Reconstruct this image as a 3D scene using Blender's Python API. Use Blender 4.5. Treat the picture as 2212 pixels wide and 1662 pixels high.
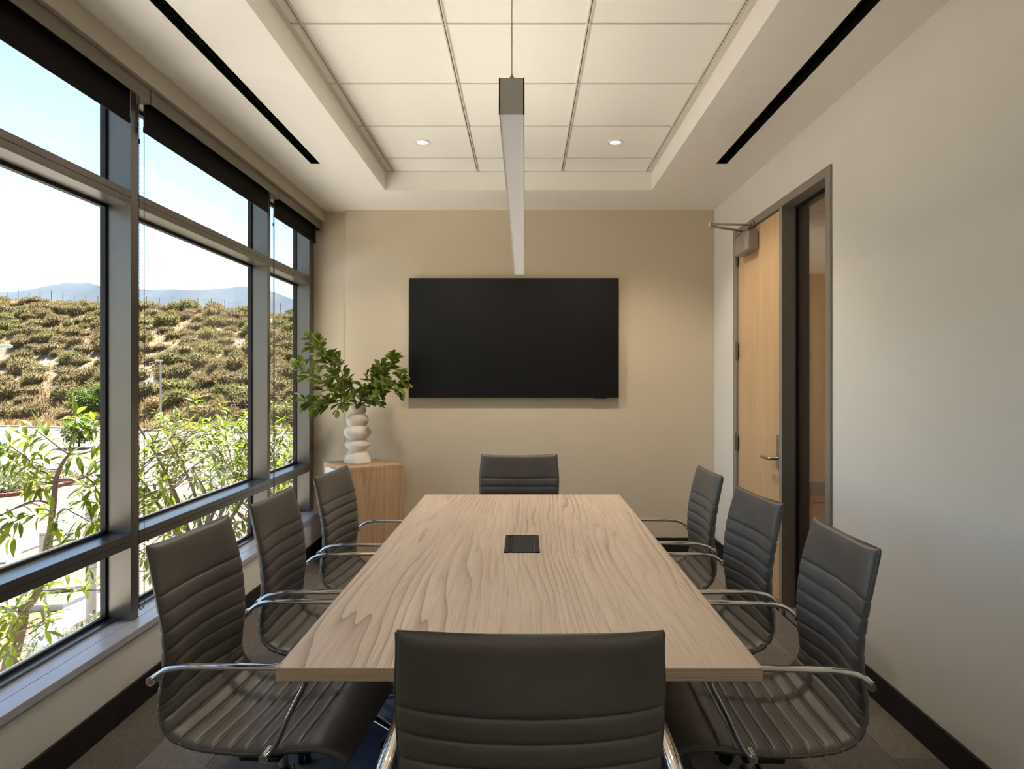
import bpy, bmesh, math, random
from mathutils import Vector, Matrix, noise
R = math.radians
scene = bpy.context.scene
for o in list(bpy.data.objects): bpy.data.objects.remove(o)
COL = scene.collection

# ---------------------------------------------------------------- camera
F, VX, VY, CZ = 1545.0, 1132.5, 820.0, 1.395      # focal length and vanishing point in photo pixels, eye height
cam = bpy.data.objects.new('camera', bpy.data.cameras.new('camera'))
COL.objects.link(cam)
cam.location = (0, 0, CZ); cam.rotation_euler = (R(90), 0, 0)
cam.data.sensor_width = 36; cam.data.sensor_fit = 'HORIZONTAL'
cam.data.lens = 36 * F / 2212
cam.data.shift_x = -(VX - 1106) / 2212; cam.data.shift_y = -(831 - VY) / 2212
cam.data.clip_start = .05; cam.data.clip_end = 6000
scene.camera = cam

# ---------------------------------------------------------------- sky, sun, exposure
W = bpy.data.worlds.new('sky'); scene.world = W; W.use_nodes = True
nt = W.node_tree; nt.nodes.clear()
sky = nt.nodes.new('ShaderNodeTexSky'); sky.sky_type = 'NISHITA'
sky.sun_disc = False; sky.sun_elevation = R(58); sky.sun_rotation = R(-4)
sky.altitude = 100; sky.air_density = 1.0; sky.dust_density = .3; sky.ozone_density = 1.0
bg = nt.nodes.new('ShaderNodeBackground'); bg.inputs['Strength'].default_value = .08
wo = nt.nodes.new('ShaderNodeOutputWorld')
nt.links.new(sky.outputs[0], bg.inputs['Color']); nt.links.new(bg.outputs[0], wo.inputs['Surface'])
SUN_DIR = Vector((-.05, .53, .848)).normalized()          # towards the sun: ahead, nearly in the plane of the glass
sl = bpy.data.lights.new('sun', 'SUN'); sl.energy = 8.5; sl.angle = R(.6); sl.color = (1, .97, .93)
sun = bpy.data.objects.new('sun', sl); COL.objects.link(sun)
sun.rotation_euler = SUN_DIR.to_track_quat('Z', 'Y').to_euler()
vs = scene.view_settings
vs.view_transform = 'Standard'; vs.look = 'None'; vs.gamma = 1; vs.use_curve_mapping = False
vs.exposure = 2.03
cy = scene.cycles
cy.use_denoising = True; cy.denoiser = 'OPENIMAGEDENOISE'
cy.use_adaptive_sampling = True; cy.adaptive_threshold = .04
cy.max_bounces = 8; cy.diffuse_bounces = 5; cy.glossy_bounces = 3; cy.transmission_bounces = 6
cy.transparent_max_bounces = 16; cy.sample_clamp_indirect = 6; cy.caustics_reflective = False; cy.caustics_refractive = False

# ---------------------------------------------------------------- room dimensions (metres)
RW = 1.532            # right wall x
LW = -1.648           # wall below the windows x
BW = 5.765            # back wall y
BW2 = 5.815           # recessed strip of the back wall y
RY = -.9             # rear wall y
CH = 2.761            # gypsum ceiling height
TH = 2.898            # tile ceiling height
MX = -1.71            # room face of the window frames
GX = -1.825           # glass
def wx(px, d): return (px - VX) / F * d
def wz(py, d): return CZ - (py - VY) / F * d
def dr(px): return RW * F / (px - VX)                   # depth of a pixel column on the right wall
GZ = -4.0             # ground outside, one storey down
def gp(px, py, z=GZ):                                    # pixel on the outdoor ground
    d = (CZ - z) * F / (py - VY)
    return Vector((wx(px, d), d, z))

# ---------------------------------------------------------------- materials
def lin(c):
    return tuple(((v / 255) / 12.92 if v / 255 <= .04045 else ((v / 255 + .055) / 1.055) ** 2.4) for v in c) + (1,)
class NT:
    def __init__(s, name):
        s.m = bpy.data.materials.new(name); s.m.use_nodes = True
        s.t = s.m.node_tree; s.b = s.t.nodes['Principled BSDF']; s.out = s.t.nodes['Material Output']
    def n(s, typ, **kw):
        nd = s.t.nodes.new(typ)
        for k, v in kw.items(): setattr(nd, k, v)
        return nd
    def l(s, a, b): s.t.links.new(a, b)
    def coord(s, scale=(1, 1, 1), src='Object', rot=(0, 0, 0)):
        tc = s.n('ShaderNodeTexCoord'); mp = s.n('ShaderNodeMapping')
        mp.inputs['Scale'].default_value = scale; mp.inputs['Rotation'].default_value = rot
        s.l(tc.outputs[src], mp.inputs['Vector']); return mp.outputs['Vector']
    def noise(s, vec, scale, detail=4, rough=.5, dist=0):
        nd = s.n('ShaderNodeTexNoise'); s.l(vec, nd.inputs['Vector'])
        nd.inputs['Scale'].default_value = scale; nd.inputs['Detail'].default_value = detail
        nd.inputs['Roughness'].default_value = rough; nd.inputs['Distortion'].default_value = dist
        return nd.outputs['Fac']
    def ramp(s, fac, stops):
        r = s.n('ShaderNodeValToRGB'); e = r.color_ramp.elements
        while len(e) < len(stops): e.new(.5)
        for q, (p, c) in zip(e, stops): q.position = p; q.color = c if len(c) == 4 else tuple(c) + (1,)
        s.l(fac, r.inputs['Fac']); return r.outputs['Color']
    def mix(s, fac, a, b, mode='MIX'):
        m = s.n('ShaderNodeMix', data_type='RGBA', blend_type=mode)
        for v, i in ((fac, 0), (a, 6), (b, 7)):
            if isinstance(v, (int, float, tuple)): m.inputs[i].default_value = v
            else: s.l(v, m.inputs[i])
        return m.outputs[2]
    def math(s, op, a, b=0, c=0):
        m = s.n('ShaderNodeMath', operation=op)
        for i, v in enumerate((a, b, c)):
            if isinstance(v, (int, float)): m.inputs[i].default_value = v
            else: s.l(v, m.inputs[i])
        return m.outputs[0]
    def bump(s, h, strength=.2, dist=.01):
        b = s.n('ShaderNodeBump'); b.inputs['Strength'].default_value = strength; b.inputs['Distance'].default_value = dist
        s.l(h, b.inputs['Height']); s.l(b.outputs[0], s.b.inputs['Normal'])
    def set(s, **kw):
        for k, v in kw.items():
            i = s.b.inputs[k.replace('_', ' ')]
            if isinstance(v, (int, float, tuple)): i.default_value = v
            else: s.l(v, i)
        return s
def plain(name, c, rough=.5, metal=0, spec=.5, var=0, vscale=8, bump=0, bscale=60, bdist=.002):
    m = NT(name); col = lin(c); m.set(Roughness=rough, Metallic=metal)
    m.b.inputs['Specular IOR Level'].default_value = spec
    v = m.coord()
    if var:
        k = m.noise(v, vscale, 4)
        m.set(Base_Color=m.ramp(k, [(.3, tuple(x * (1 - var) for x in col[:3])), (.7, tuple(min(1, x * (1 + var)) for x in col[:3]))]))
    else: m.set(Base_Color=col)
    if bump: m.bump(m.noise(v, bscale, 5), bump, bdist)
    return m.m
M = {}
M['wall_white'] = plain('wall_white_paint', (236, 234, 229), .85, var=.015, vscale=3, bump=.08, bscale=220, spec=.2)
M['wall_taupe'] = plain('wall_taupe_paint', (212, 197, 174), .85, var=.015, vscale=3, bump=.08, bscale=220, spec=.2)
M['ceil'] = plain('ceiling_paint', (241, 237, 229), .9, var=.01, bump=.05, bscale=200, spec=.15)
M['tile'] = plain('ceiling_tile_board', (243, 240, 232), .95, var=.025, vscale=160, bump=.25, bscale=260, spec=.1)
M['tee'] = plain('grid_tee_enamel', (214, 209, 198), .6)
M['groove'] = plain('grid_groove_grey', (110, 106, 96), .7)
M['black'] = plain('slot_black', (10, 9, 8), .6, spec=.2)
M['frame'] = plain('frame_anodised', (118, 113, 108), .32, metal=.75, var=.03, vscale=5)
M['gasket'] = plain('gasket_rubber', (18, 17, 16), .6)
M['sill'] = plain('sill_laminate_grey', (192, 191, 198), .32, var=.02)
M['fascia'] = plain('blind_fascia', (116, 109, 97), .5, metal=.1)
M['bulk'] = plain('bulkhead_shaded_paint', (184, 176, 160), .85, spec=.2)  # shade on the bulkhead is put into this darker tone
M['shade'] = plain('blind_fabric_black', (20, 18, 17), .8, spec=.2, bump=.2, bscale=900)
M['bead'] = plain('bead_steel', (48, 43, 38), .5, metal=.2)
M['base'] = plain('baseboard_dark_rubber', (40, 34, 34), .6, spec=.3)
M['chrome'] = plain('chrome', (225, 225, 222), .07, metal=1)
M['steel'] = plain('brushed_steel', (176, 172, 165), .3, metal=1)
M['darkmetal'] = plain('door_frame_metal', (150, 143, 134), .42, metal=.2)
M['plastic'] = plain('black_plastic', (18, 18, 19), .4)
M['bolt'] = plain('bolt_steel', (190, 184, 172), .22, metal=1)
M['lamp_white'] = plain('lamp_white_enamel', (236, 234, 228), .5)
M['screen'] = plain('tv_screen_glass', (3, 4, 5), .36, spec=.4)
M['bezel'] = plain('tv_bezel', (14, 14, 15), .35)
M['white_lam'] = plain('white_laminate', (232, 232, 230), .3)
M['stitch'] = plain('thread_grey', (88, 84, 78), .8)
def leather():
    m = NT('leather_charcoal'); v = m.coord()
    n1 = m.noise(v, 5, 3); n2 = m.noise(v, 420, 3, .6)
    m.set(Base_Color=m.ramp(n1, [(.3, lin((88, 85, 82))), (.7, lin((100, 96, 92)))]), Roughness=.44)
    m.b.inputs['Specular IOR Level'].default_value = .5
    m.bump(n2, .10, .0012); return m.m
M['leather'] = leather()
def wood(name, light, mid, dark, axis='Y', freq=26, rough=.42, warp=1.0, amt=.8):
    m = NT(name)
    def st(k): return {'X': (k, 1, 1), 'Y': (1, k, 1), 'Z': (1, 1, k)}[axis]
    big = m.noise(m.coord(st(.22)), 1.7, 2, .4, .2)               # slow drift: cathedral figure
    mid_ = m.noise(m.coord(st(.12)), 7, 3, .5, .2)
    fine = m.noise(m.coord(st(.03)), 60, 5, .65)
    pores = m.noise(m.coord(st(.02)), 210, 3, .6)
    tc = m.n('ShaderNodeSeparateXYZ'); m.l(m.coord(), tc.inputs[0])
    across = m.math('ADD', tc.outputs['Y' if axis == 'X' else 'X'], tc.outputs['Y' if axis == 'Z' else 'Z'])
    vary = m.noise(m.coord(st(.04)), 3.3, 3, .6)                   # boards differ in ring width
    ph = m.math('ADD', m.math('MULTIPLY', across, freq), m.math('MULTIPLY', big, 15 * warp))
    ph = m.math('ADD', ph, m.math('MULTIPLY', vary, 9))
    ph = m.math('ADD', ph, m.math('MULTIPLY', mid_, 2.6 * warp))
    ph = m.math('ADD', ph, m.math('MULTIPLY', fine, .15))
    saw = m.math('FRACT', ph)
    line = m.math('POWER', saw, 4)
    gate = m.ramp(m.noise(m.coord(st(.15)), 4, 2), [(.40, (.05, .05, .05)), (.62, (1, 1, 1))])
    line = m.math('MULTIPLY', line, gate)
    base = m.ramp(m.math('ADD', m.math('MULTIPLY', fine, .4), m.math('ADD', m.math('MULTIPLY', mid_, .25), m.math('MULTIPLY', vary, .35))), [(.36, lin(mid)), (.62, lin(light))])
    col = m.mix(m.math('MULTIPLY', line, amt), base, lin(dark))
    col = m.mix(m.math('MULTIPLY', m.ramp(pores, [(.52, (0, 0, 0)), (.72, (1, 1, 1))]), .4), col, lin(dark))
    m.set(Base_Color=col, Roughness=rough)
    m.bump(fine, .05, .002); return m.m
M['table_wood'] = wood('table_walnut_laminate', (230, 208, 186), (206, 181, 158), (138, 112, 93), 'Y', 30, warp=.7)
M['table_edge'] = wood('table_edge_band', (218, 198, 176), (196, 174, 150), (146, 124, 104), 'X', 120, warp=.3)
M['cab_wood'] = wood('cabinet_oak_laminate', (204, 168, 132), (184, 147, 112), (138, 104, 76), 'Z', 16, warp=.6, amt=.5)
M['door_wood'] = wood('door_oak_veneer', (220, 186, 146), (204, 168, 126), (168, 130, 92), 'Z', 60, warp=.3)
M['hall_wood'] = wood('corridor_floor_oak', (150, 112, 78), (126, 90, 60), (84, 58, 38), 'X', 18, warp=.5)
def carpet():
    m = NT('carpet_pile'); oi = m.n('ShaderNodeObjectInfo')
    geo = m.n('ShaderNodeNewGeometry'); v = m.n('ShaderNodeMapping'); m.l(geo.outputs['Position'], v.inputs['Vector'])
    v.inputs['Scale'].default_value = (1, .3, 1)
    n1 = m.noise(v.outputs[0], 90, 4, .7); n2 = m.noise(geo.outputs['Position'], 420, 3, .6)
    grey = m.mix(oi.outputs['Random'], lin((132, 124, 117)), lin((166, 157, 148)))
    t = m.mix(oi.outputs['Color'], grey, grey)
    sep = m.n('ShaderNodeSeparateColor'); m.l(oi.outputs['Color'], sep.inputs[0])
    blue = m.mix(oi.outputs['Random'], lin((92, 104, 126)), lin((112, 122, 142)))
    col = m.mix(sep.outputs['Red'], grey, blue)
    k = m.math('ADD', m.math('MULTIPLY', n1, .6), m.math('MULTIPLY', n2, .4))
    col = m.mix(m.ramp(k, [(.35, (0, 0, 0)), (.65, (1, 1, 1))]), m.mix(.45, col, (0, 0, 0, 1)), col)
    m.set(Base_Color=col, Roughness=.95); m.b.inputs['Specular IOR Level'].default_value = .1
    m.bump(k, .7, .006); return m.m
M['carpet'] = carpet()
def glass(name, tint, f0=.04):
    m = NT(name); t = m.t
    tr = m.n('ShaderNodeBsdfTransparent'); tr.inputs[0].default_value = tint
    gl = m.n('ShaderNodeBsdfGlossy'); gl.inputs['Roughness'].default_value = .0
    lw = m.n('ShaderNodeLayerWeight'); lw.inputs['Blend'].default_value = .5
    f = m.math('ADD', m.math('MULTIPLY', m.math('POWER', lw.outputs['Facing'], 5), .9), f0)
    mx = m.n('ShaderNodeMixShader'); m.l(f, mx.inputs[0]); m.l(tr.outputs[0], mx.inputs[1]); m.l(gl.outputs[0], mx.inputs[2])
    m.l(mx.outputs[0], m.out.inputs['Surface']); return m.m
M['glass'] = glass('window_glass', (.97, .985, .975, 1), .015)
M['sideglass'] = glass('sidelight_glass', (.9, .9, .88, 1), .03)
def emis(name, c, s):
    m = NT(name); m.set(Base_Color=(.8, .8, .8, 1), Emission_Color=tuple(c) + (1,), Emission_Strength=s); return m.m
def leafmat(name, a, b, trans=.5, rough=.4):
    m = NT(name); oi = m.n('ShaderNodeObjectInfo'); geo = m.n('ShaderNodeNewGeometry')
    k = m.noise(geo.outputs['Position'], 5, 2)
    f = m.math('ADD', m.math('MULTIPLY', oi.outputs['Random'], .5), m.math('MULTIPLY', k, .5))
    isl = m.math('FRACT', m.math('ADD', f, m.math('MULTIPLY', geo.outputs['Random Per Island'], .6)))
    col = m.mix(isl, lin(a), lin(b))
    m.set(Base_Color=col, Roughness=rough); m.b.inputs['Specular IOR Level'].default_value = .4
    tl = m.n('ShaderNodeBsdfTranslucent'); m.l(m.mix(.0, col, col), tl.inputs[0])
    mx = m.n('ShaderNodeMixShader'); mx.inputs[0].default_value = trans
    m.l(m.b.outputs[0], mx.inputs[1]); m.l(tl.outputs[0], mx.inputs[2]); m.l(mx.outputs[0], m.out.inputs['Surface'])
    return m.m
M['leaf_out'] = leafmat('leaf_yellow_green', (74, 94, 16), (124, 134, 34), .55)
M['leaf_vase'] = leafmat('leaf_deep_green', (80, 98, 30), (128, 142, 54), .3, .45)
M['leaf_far'] = leafmat('leaf_bright_green', (74, 94, 28), (104, 124, 46), .4)
M['leaf_grey'] = leafmat('leaf_sage', (104, 108, 70), (132, 134, 94), .3)
M['leaf_flower'] = leafmat('leaf_white_flower', (78, 90, 56), (165, 165, 146), .3)
M['shrub'] = leafmat('shrub_dry_olive', (112, 98, 66), (144, 128, 92), .4, .9)
M['shrub2'] = leafmat('shrub_green_olive', (112, 106, 62), (140, 132, 86), .4, .9)
M['shrub3'] = leafmat('shrub_straw', (132, 108, 74), (160, 136, 98), .4, .9)
M['bark'] = plain('bark_brown', (92, 74, 58), .9, var=.25, vscale=30, bump=.6, bscale=40, bdist=.01)
M['twig'] = plain('twig_brown', (104, 84, 62), .8, var=.2, vscale=40)
M['concrete'] = plain('concrete_pale', (200, 194, 184), .9, var=.06, vscale=3, bump=.3, bscale=40)
M['bounce_walkway'] = plain('bounce_walkway_paving', (198, 191, 181), .9, var=.06, vscale=2)
M['pole'] = plain('pole_grey_paint', (186, 182, 172), .5)
M['asphalt'] = plain('parking_paving', (86, 76, 67), .9, var=.08, vscale=.35, bump=.3, bscale=8)
M['redcurb'] = plain('kerb_red_paint', (140, 70, 60), .7, var=.1)
M['mulch'] = plain('mulch_bark', (100, 78, 60), .95, var=.35, vscale=14, bump=.8, bscale=20, bdist=.03)
M['slate'] = plain('path_slate', (112, 112, 116), .8, var=.06, vscale=2)
def hillmat():
    m = NT('hill_dry_earth'); geo = m.n('ShaderNodeNewGeometry'); v = geo.outputs['Position']
    a = m.noise(v, .09, 5, .6); b = m.noise(v, 1.1, 5, .65)
    c1 = m.ramp(b, [(.3, lin((106, 88, 62))), (.7, lin((132, 110, 80)))])
    rock = m.ramp(m.noise(v, .5, 5, .7), [(.35, lin((134, 122, 104))), (.65, lin((160, 150, 132)))])
    m.set(Base_Color=m.mix(m.ramp(a, [(.56, (0, 0, 0)), (.64, (1, 1, 1))]), c1, rock), Roughness=.95)
    m.bump(b, .8, .4); return m.m
M['hill'] = hillmat()
M['mountain'] = plain('mountain_haze_blue', (88, 96, 104), 1, var=.06, vscale=.004, spec=0)  # distance haze is put into this base colour
def ceramic():
    m = NT('vase_ceramic'); v = m.coord(); n1 = m.noise(v, 14, 4, .6); n2 = m.noise(v, 60, 4)
    m.set(Base_Color=m.ramp(n1, [(.3, lin((214, 202, 188))), (.7, lin((230, 220, 208)))]), Roughness=.75)
    m.bump(m.math('ADD', n1, m.math('MULTIPLY', n2, .3)), .35, .006); return m.m
M['ceramic'] = ceramic()

# ---------------------------------------------------------------- mesh helpers
class MB:
    def __init__(s): s.v = []; s.f = []
    def add(s, vs, fs):
        k = len(s.v); s.v += [tuple(v) for v in vs]; s.f += [tuple(i + k for i in f) for f in fs]; return s
    def box(s, x0, x1, y0, y1, z0, z1):
        x0, x1 = sorted((x0, x1)); y0, y1 = sorted((y0, y1)); z0, z1 = sorted((z0, z1))
        return s.add([(x0, y0, z0), (x1, y0, z0), (x1, y1, z0), (x0, y1, z0), (x0, y0, z1), (x1, y0, z1), (x1, y1, z1), (x0, y1, z1)],
                     [(0, 3, 2, 1), (4, 5, 6, 7), (0, 1, 5, 4), (1, 2, 6, 5), (2, 3, 7, 6), (3, 0, 4, 7)])
    def obox(s, m, sx, sy, sz):                       # oriented box, centred on matrix m
        vs = [m @ Vector((a * sx / 2, b * sy / 2, c * sz / 2)) for c in (-1, 1) for a, b in ((-1, -1), (1, -1), (1, 1), (-1, 1))]
        return s.add(vs, [(0, 3, 2, 1), (4, 5, 6, 7), (0, 1, 5, 4), (1, 2, 6, 5), (2, 3, 7, 6), (3, 0, 4, 7)])
    def prism(s, poly, z0, z1):                       # ccw polygon in xy
        n = len(poly)
        vs = [(p[0], p[1], z0) for p in poly] + [(p[0], p[1], z1) for p in poly]
        return s.add(vs, [tuple(range(n))[::-1], tuple(range(n, 2 * n))] + [(i, (i + 1) % n, n + (i + 1) % n, n + i) for i in range(n)])
    def cyl(s, p0, p1, r0, r1=None, n=16):
        return s.tube([p0, p1], [r0, r0 if r1 is None else r1], n)
    def tube(s, pts, radii, n=8, caps=True, flat=1.0, side=None):
        pts = [Vector(p) for p in pts]
        if isinstance(radii, (int, float)): radii = [radii] * len(pts)
        rings = []; prev = None
        for i, p in enumerate(pts):
            t = (pts[min(i + 1, len(pts) - 1)] - pts[max(i - 1, 0)]).normalized()
            if side is not None: a = Vector(side)
            elif prev is None:
                a = t.orthogonal()
            else: a = prev
            a = (a - t * a.dot(t)).normalized(); prev = a; b = t.cross(a)
            rings.append([p + (a * math.cos(q) + b * math.sin(q) * flat) * radii[i] for q in (2 * math.pi * k / n for k in range(n))])
        vs = [v for r in rings for v in r]; fs = []
        for i in range(len(rings) - 1):
            for k in range(n):
                fs.append((i * n + k, i * n + (k + 1) % n, (i + 1) * n + (k + 1) % n, (i + 1) * n + k))
        if caps: fs += [tuple(range(n))[::-1], tuple(range((len(rings) - 1) * n, len(rings) * n))]
        return s.add(vs, fs)
    def lathe(s, prof, n=32, c=(0, 0, 0)):
        vs = []; fs = []; m = len(prof)
        for (r, z) in prof:
            for k in range(n):
                q = 2 * math.pi * k / n; vs.append((c[0] + r * math.cos(q), c[1] + r * math.sin(q), c[2] + z))
        for i in range(m - 1):
            for k in range(n): fs.append((i * n + k, i * n + (k + 1) % n, (i + 1) * n + (k + 1) % n, (i + 1) * n + k))
        fs += [tuple(range(n))[::-1], tuple(range((m - 1) * n, m * n))]
        return s.add(vs, fs)
    def xform(s, m): s.v = [tuple(m @ Vector(v)) for v in s.v]; return s
    def mesh(s, name, mat, smooth=None, org=(0, 0, 0)):
        me = bpy.data.meshes.new(name)
        me.from_pydata([(v[0] - org[0], v[1] - org[1], v[2] - org[2]) for v in s.v], [], s.f); me.update()
        me.materials.append(M[mat] if isinstance(mat, str) else mat)
        if smooth is not None:
            me.polygons.foreach_set('use_smooth', [True] * len(me.polygons))
            if smooth < 180: me.set_sharp_from_angle(angle=R(smooth))
        return me
    def build(s, name, mat, parent=None, smooth=None, bevel=0, kind=None, org=None):
        o0 = ORG.get(parent.name, (0, 0, 0)) if parent else (org or (0, 0, 0))
        o = link(name, s.mesh(name, mat, smooth, o0), parent)
        if not parent and org: o.location = org
        ORG[o.name] = o0
        if bevel:
            b = o.modifiers.new('bevel', 'BEVEL'); b.width = bevel; b.segments = 2; b.limit_method = 'ANGLE'
        if kind: o['kind'] = kind
        return o
ORG = {}
def link(name, data, parent=None):
    o = bpy.data.objects.new(name, data); COL.objects.link(o)
    if parent: o.parent = parent
    return o
def tag(o, label, cat, group=None):
    o['label'] = label; o['category'] = cat
    if group: o['group'] = group
    return o
def thing(name, loc, label, cat, group=None):
    o = link(name, None); o.location = loc; ORG[o.name] = tuple(loc); o.empty_display_size = .1
    return tag(o, label, cat, group)
def struct(name, loc=None):
    o = link(name, None); o.empty_display_size = .1
    if loc: o.location = loc
    ORG[o.name] = tuple(loc or (0, 0, 0)); o['kind'] = 'structure'; return o
def copy_tree(o, parent=None):
    c = o.copy(); COL.objects.link(c); c.parent = parent
    for ch in o.children: copy_tree(ch, c)
    return c
def B(*a): return MB().box(*a)
def crom(pts, per=8):                                 # Catmull-Rom through points
    P = [Vector(p) for p in pts]; P = [P[0] * 2 - P[1]] + P + [P[-1] * 2 - P[-2]]; out = []
    for i in range(1, len(P) - 2):
        for k in range(per):
            t = k / per; a, b, c, d = P[i - 1:i + 3]
            out.append(.5 * ((2 * b) + (c - a) * t + (2 * a - 5 * b + 4 * c - d) * t * t + (3 * b - a - 3 * c + d) * t ** 3))
    return out + [P[-2]]

# ================================================================ STRUCTURE
# floor with carpet planks
fl = B(-1.85, RW + .16, RY - .1, BW2 + .12, -.12, -.008).build('floor', 'base', kind='structure')
rnd = random.Random(5)
pw, pl = .25, 1.0
ix = 0; pm = {}
x = LW
while x < RW - .01:
    x1 = min(x + pw, RW); y = RY - rnd.random() * pl
    while y < BW2:
        y0, y1 = max(y, RY), min(y + pl, BW2)
        if y1 - y0 > .03:
            if y1 > BW and x > -1.42: y1 = min(y1, BW)
            key = (round(x1 - x, 3), round(y1 - y0, 3))
            if key not in pm:
                pm[key] = B(.0008, key[0] - .0008, .0008, key[1] - .0008, 0, .008).mesh('carpet_plank', 'carpet')
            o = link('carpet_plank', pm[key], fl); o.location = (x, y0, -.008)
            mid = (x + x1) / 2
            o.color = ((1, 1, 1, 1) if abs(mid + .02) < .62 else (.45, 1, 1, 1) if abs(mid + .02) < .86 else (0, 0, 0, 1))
        y += pl
    x = x1; ix += 1

# right wall with the door and sidelight opening
D0, D1, D2, D3 = dr(1798), dr(1787), dr(1693), dr(1687)      # sidelight frame: outer, inner, mullion near, mullion far
D4, D5 = dr(1594), dr(1587)                                 # hinge jamb
FT = CZ + 466 * D0 / F; DT = FT - .052                       # frame top, door top
WT = .14
mb = MB()
mb.box(RW, RW + WT, RY - .1, D0 + .01, 0, CH + .3).box(RW, RW + WT, D5 - .01, BW2 + .12, 0, CH + .3).box(RW, RW + WT, D0 + .01, D5 - .01, FT - .01, CH + .3)
mb.build('wall_right', 'wall_white', kind='structure')
mb = MB().box(RW - .012, RW, RY, D0 - .001, 0, .12).box(RW - .012, RW, D5 + .001, BW, 0, .12)
mb.build('baseboard_right', 'base', kind='structure', bevel=.003)
# back wall: proud panel plus recessed strip
B(wx(746.5, BW), RW, BW, BW2 + .12, 0, CH + .02).build('wall_back', 'wall_taupe', kind='structure', bevel=.004)
B(-1.85, wx(746.5, BW), BW2, BW2 + .12, 0, CH + .02).build('wall_back_recess', 'wall_taupe', kind='structure')
mb = MB().box(wx(746.5, BW), RW - .012, BW - .012, BW, 0, .12).box(LW, wx(746.5, BW), BW2 - .012, BW2, 0, .12)
mb.build('baseboard_back', 'base', kind='structure', bevel=.003)
# rear wall and the solid part of the window wall
B(LW - .2, RW + WT, RY - .12, RY, 0, CH + .3).build('wall_rear', 'wall_white', kind='structure')
WY0 = 1.485                                                   # first bay starts here
SZ = CZ - 1.0537                                              # sill top
mb = MB().box(LW - .2, LW, WY0, BW2, 0, SZ - .03).box(LW - .2, LW, RY, WY0, 0, CH + .2)
mb.box(GX - .05, MX - .02, WY0, BW2, 2.72, CH + .2)
mb.build('wall_left', 'wall_white', kind='structure')
B(LW, LW + .012, RY, BW2, 0, .12).build('baseboard_left', 'base', kind='structure', bevel=.003)
# gypsum ceiling: soffit frame around the coffer with two slot openings
CX0, CX1, CY0, CY1 = wx(832, 5.16), wx(1408, 5.16), .35, 5.16
SLY1 = 4.53; SLY0 = 1.7
SL = (wx(672, SLY1), wx(692, SLY1)); SR = (wx(1546, SLY1), wx(1570, SLY1))
BX = -1.616
ceil = struct('ceiling')
mb = MB()
t = .02
def slab(x0, x1, y0, y1): mb.box(x0, x1, y0, y1, CH, CH + t)
slab(BX, SL[0], RY, BW2); slab(SL[0], SL[1], RY, SLY0); slab(SL[0], SL[1], SLY1, BW2); slab(SL[1], CX0, RY, BW2)
slab(CX0, CX1, RY, CY0); slab(CX0, CX1, CY1, BW); slab(CX1, SR[0], RY, BW); slab(SR[0], SR[1], RY, SLY0); slab(SR[0], SR[1], SLY1, BW); slab(SR[1], RW, RY, BW)
mb.box(CX0 - .02, CX0, CY0, CY1, CH + t, TH + .03).box(CX1, CX1 + .02, CY0, CY1, CH + t, TH + .03)
mb.box(CX0 - .02, CX1 + .02, CY1, CY1 + .02, CH + t, TH + .03).box(CX0 - .02, CX1 + .02, CY0 - .02, CY0, CH + t, TH + .03)
mb.build('soffit', 'ceil', ceil)
B(BX, RW, RY, BW2, 3.2, 3.22).build('deck', 'black', ceil)
# bulkhead above the blinds
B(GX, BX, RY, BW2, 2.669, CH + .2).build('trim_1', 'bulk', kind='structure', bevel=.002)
# tiles and grid
gx = [-.9425, -.338, .2706, .880]; gy = [3.018 + .61 * k for k in range(-4, 4)]
xs = [CX0] + gx + [CX1]; ys = [CY0] + [g for g in gy if g > CY0 + .05] + [CY1]
tm = {}
for i in range(len(xs) - 1):
    for j in range(len(ys) - 1):
        w_, l_ = xs[i + 1] - xs[i], ys[j + 1] - ys[j]
        k = (round(w_, 3), round(l_, 3))
        if k not in tm: tm[k] = B(.004, w_ - .004, .004, l_ - .004, 0, .018).mesh('ceiling_tile', 'tile')
        o = link('ceiling_tile', tm[k], ceil); o.location = (xs[i], ys[j], TH)
for g in gx:                                                  # main tees with a recessed centre groove
    mb = MB().box(g - .0085, g - .0025, CY0, CY1, TH - .006, TH + .004).box(g + .0025, g + .0085, CY0, CY1, TH - .006, TH + .004)
    te = mb.build('grid_tee', 'tee', ceil)
    B(g - .0025, g + .0025, CY0, CY1, TH - .001, TH + .004).build('groove', 'groove', te)
for g in ys[1:-1]:
    B(CX0, CX1, g - .005, g + .005, TH - .004, TH + .004).build('cross_tee', 'tee', ceil)
mb = MB().box(CX0, CX0 + .019, CY0, CY1, TH - .008, TH).box(CX1 - .019, CX1, CY0, CY1, TH - .008, TH).box(CX0, CX1, CY1 - .006, CY1, TH - .004, TH)
mb.build('wall_angle', 'tee', ceil)
# slot diffusers
for (s0, s1), lab in ((SL, 'long black linear slot diffuser in the ceiling on the window side'), (SR, 'long black linear slot diffuser in the ceiling on the door side')):
    th = thing('slot_diffuser', (s0, SLY0, CH), lab, 'air vent')
    mb = MB().box(s0, s0 + .003, SLY0, SLY1, CH, CH + .11).box(s1 - .003, s1, SLY0, SLY1, CH, CH + .11).box(s0, s1, SLY0, SLY1, CH + .11, CH + .115)
    mb.box(s0, s1, SLY1 - .003, SLY1, CH, CH + .11).box(s0, s1, SLY0, SLY0 + .003, CH, CH + .11)
    mb.build('housing', 'black', th)
    c = (s0 + s1) / 2
    B(c - .012, c - .009, SLY0, SLY1, CH + .02, CH + .08).build('vane', 'black', th)
    for q in range(6):
        yy = SLY0 + .35 + q * .46
        B(s0, s1, yy, yy + .006, CH + .035, CH + .05).build('bracket', 'plastic', th)

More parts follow.
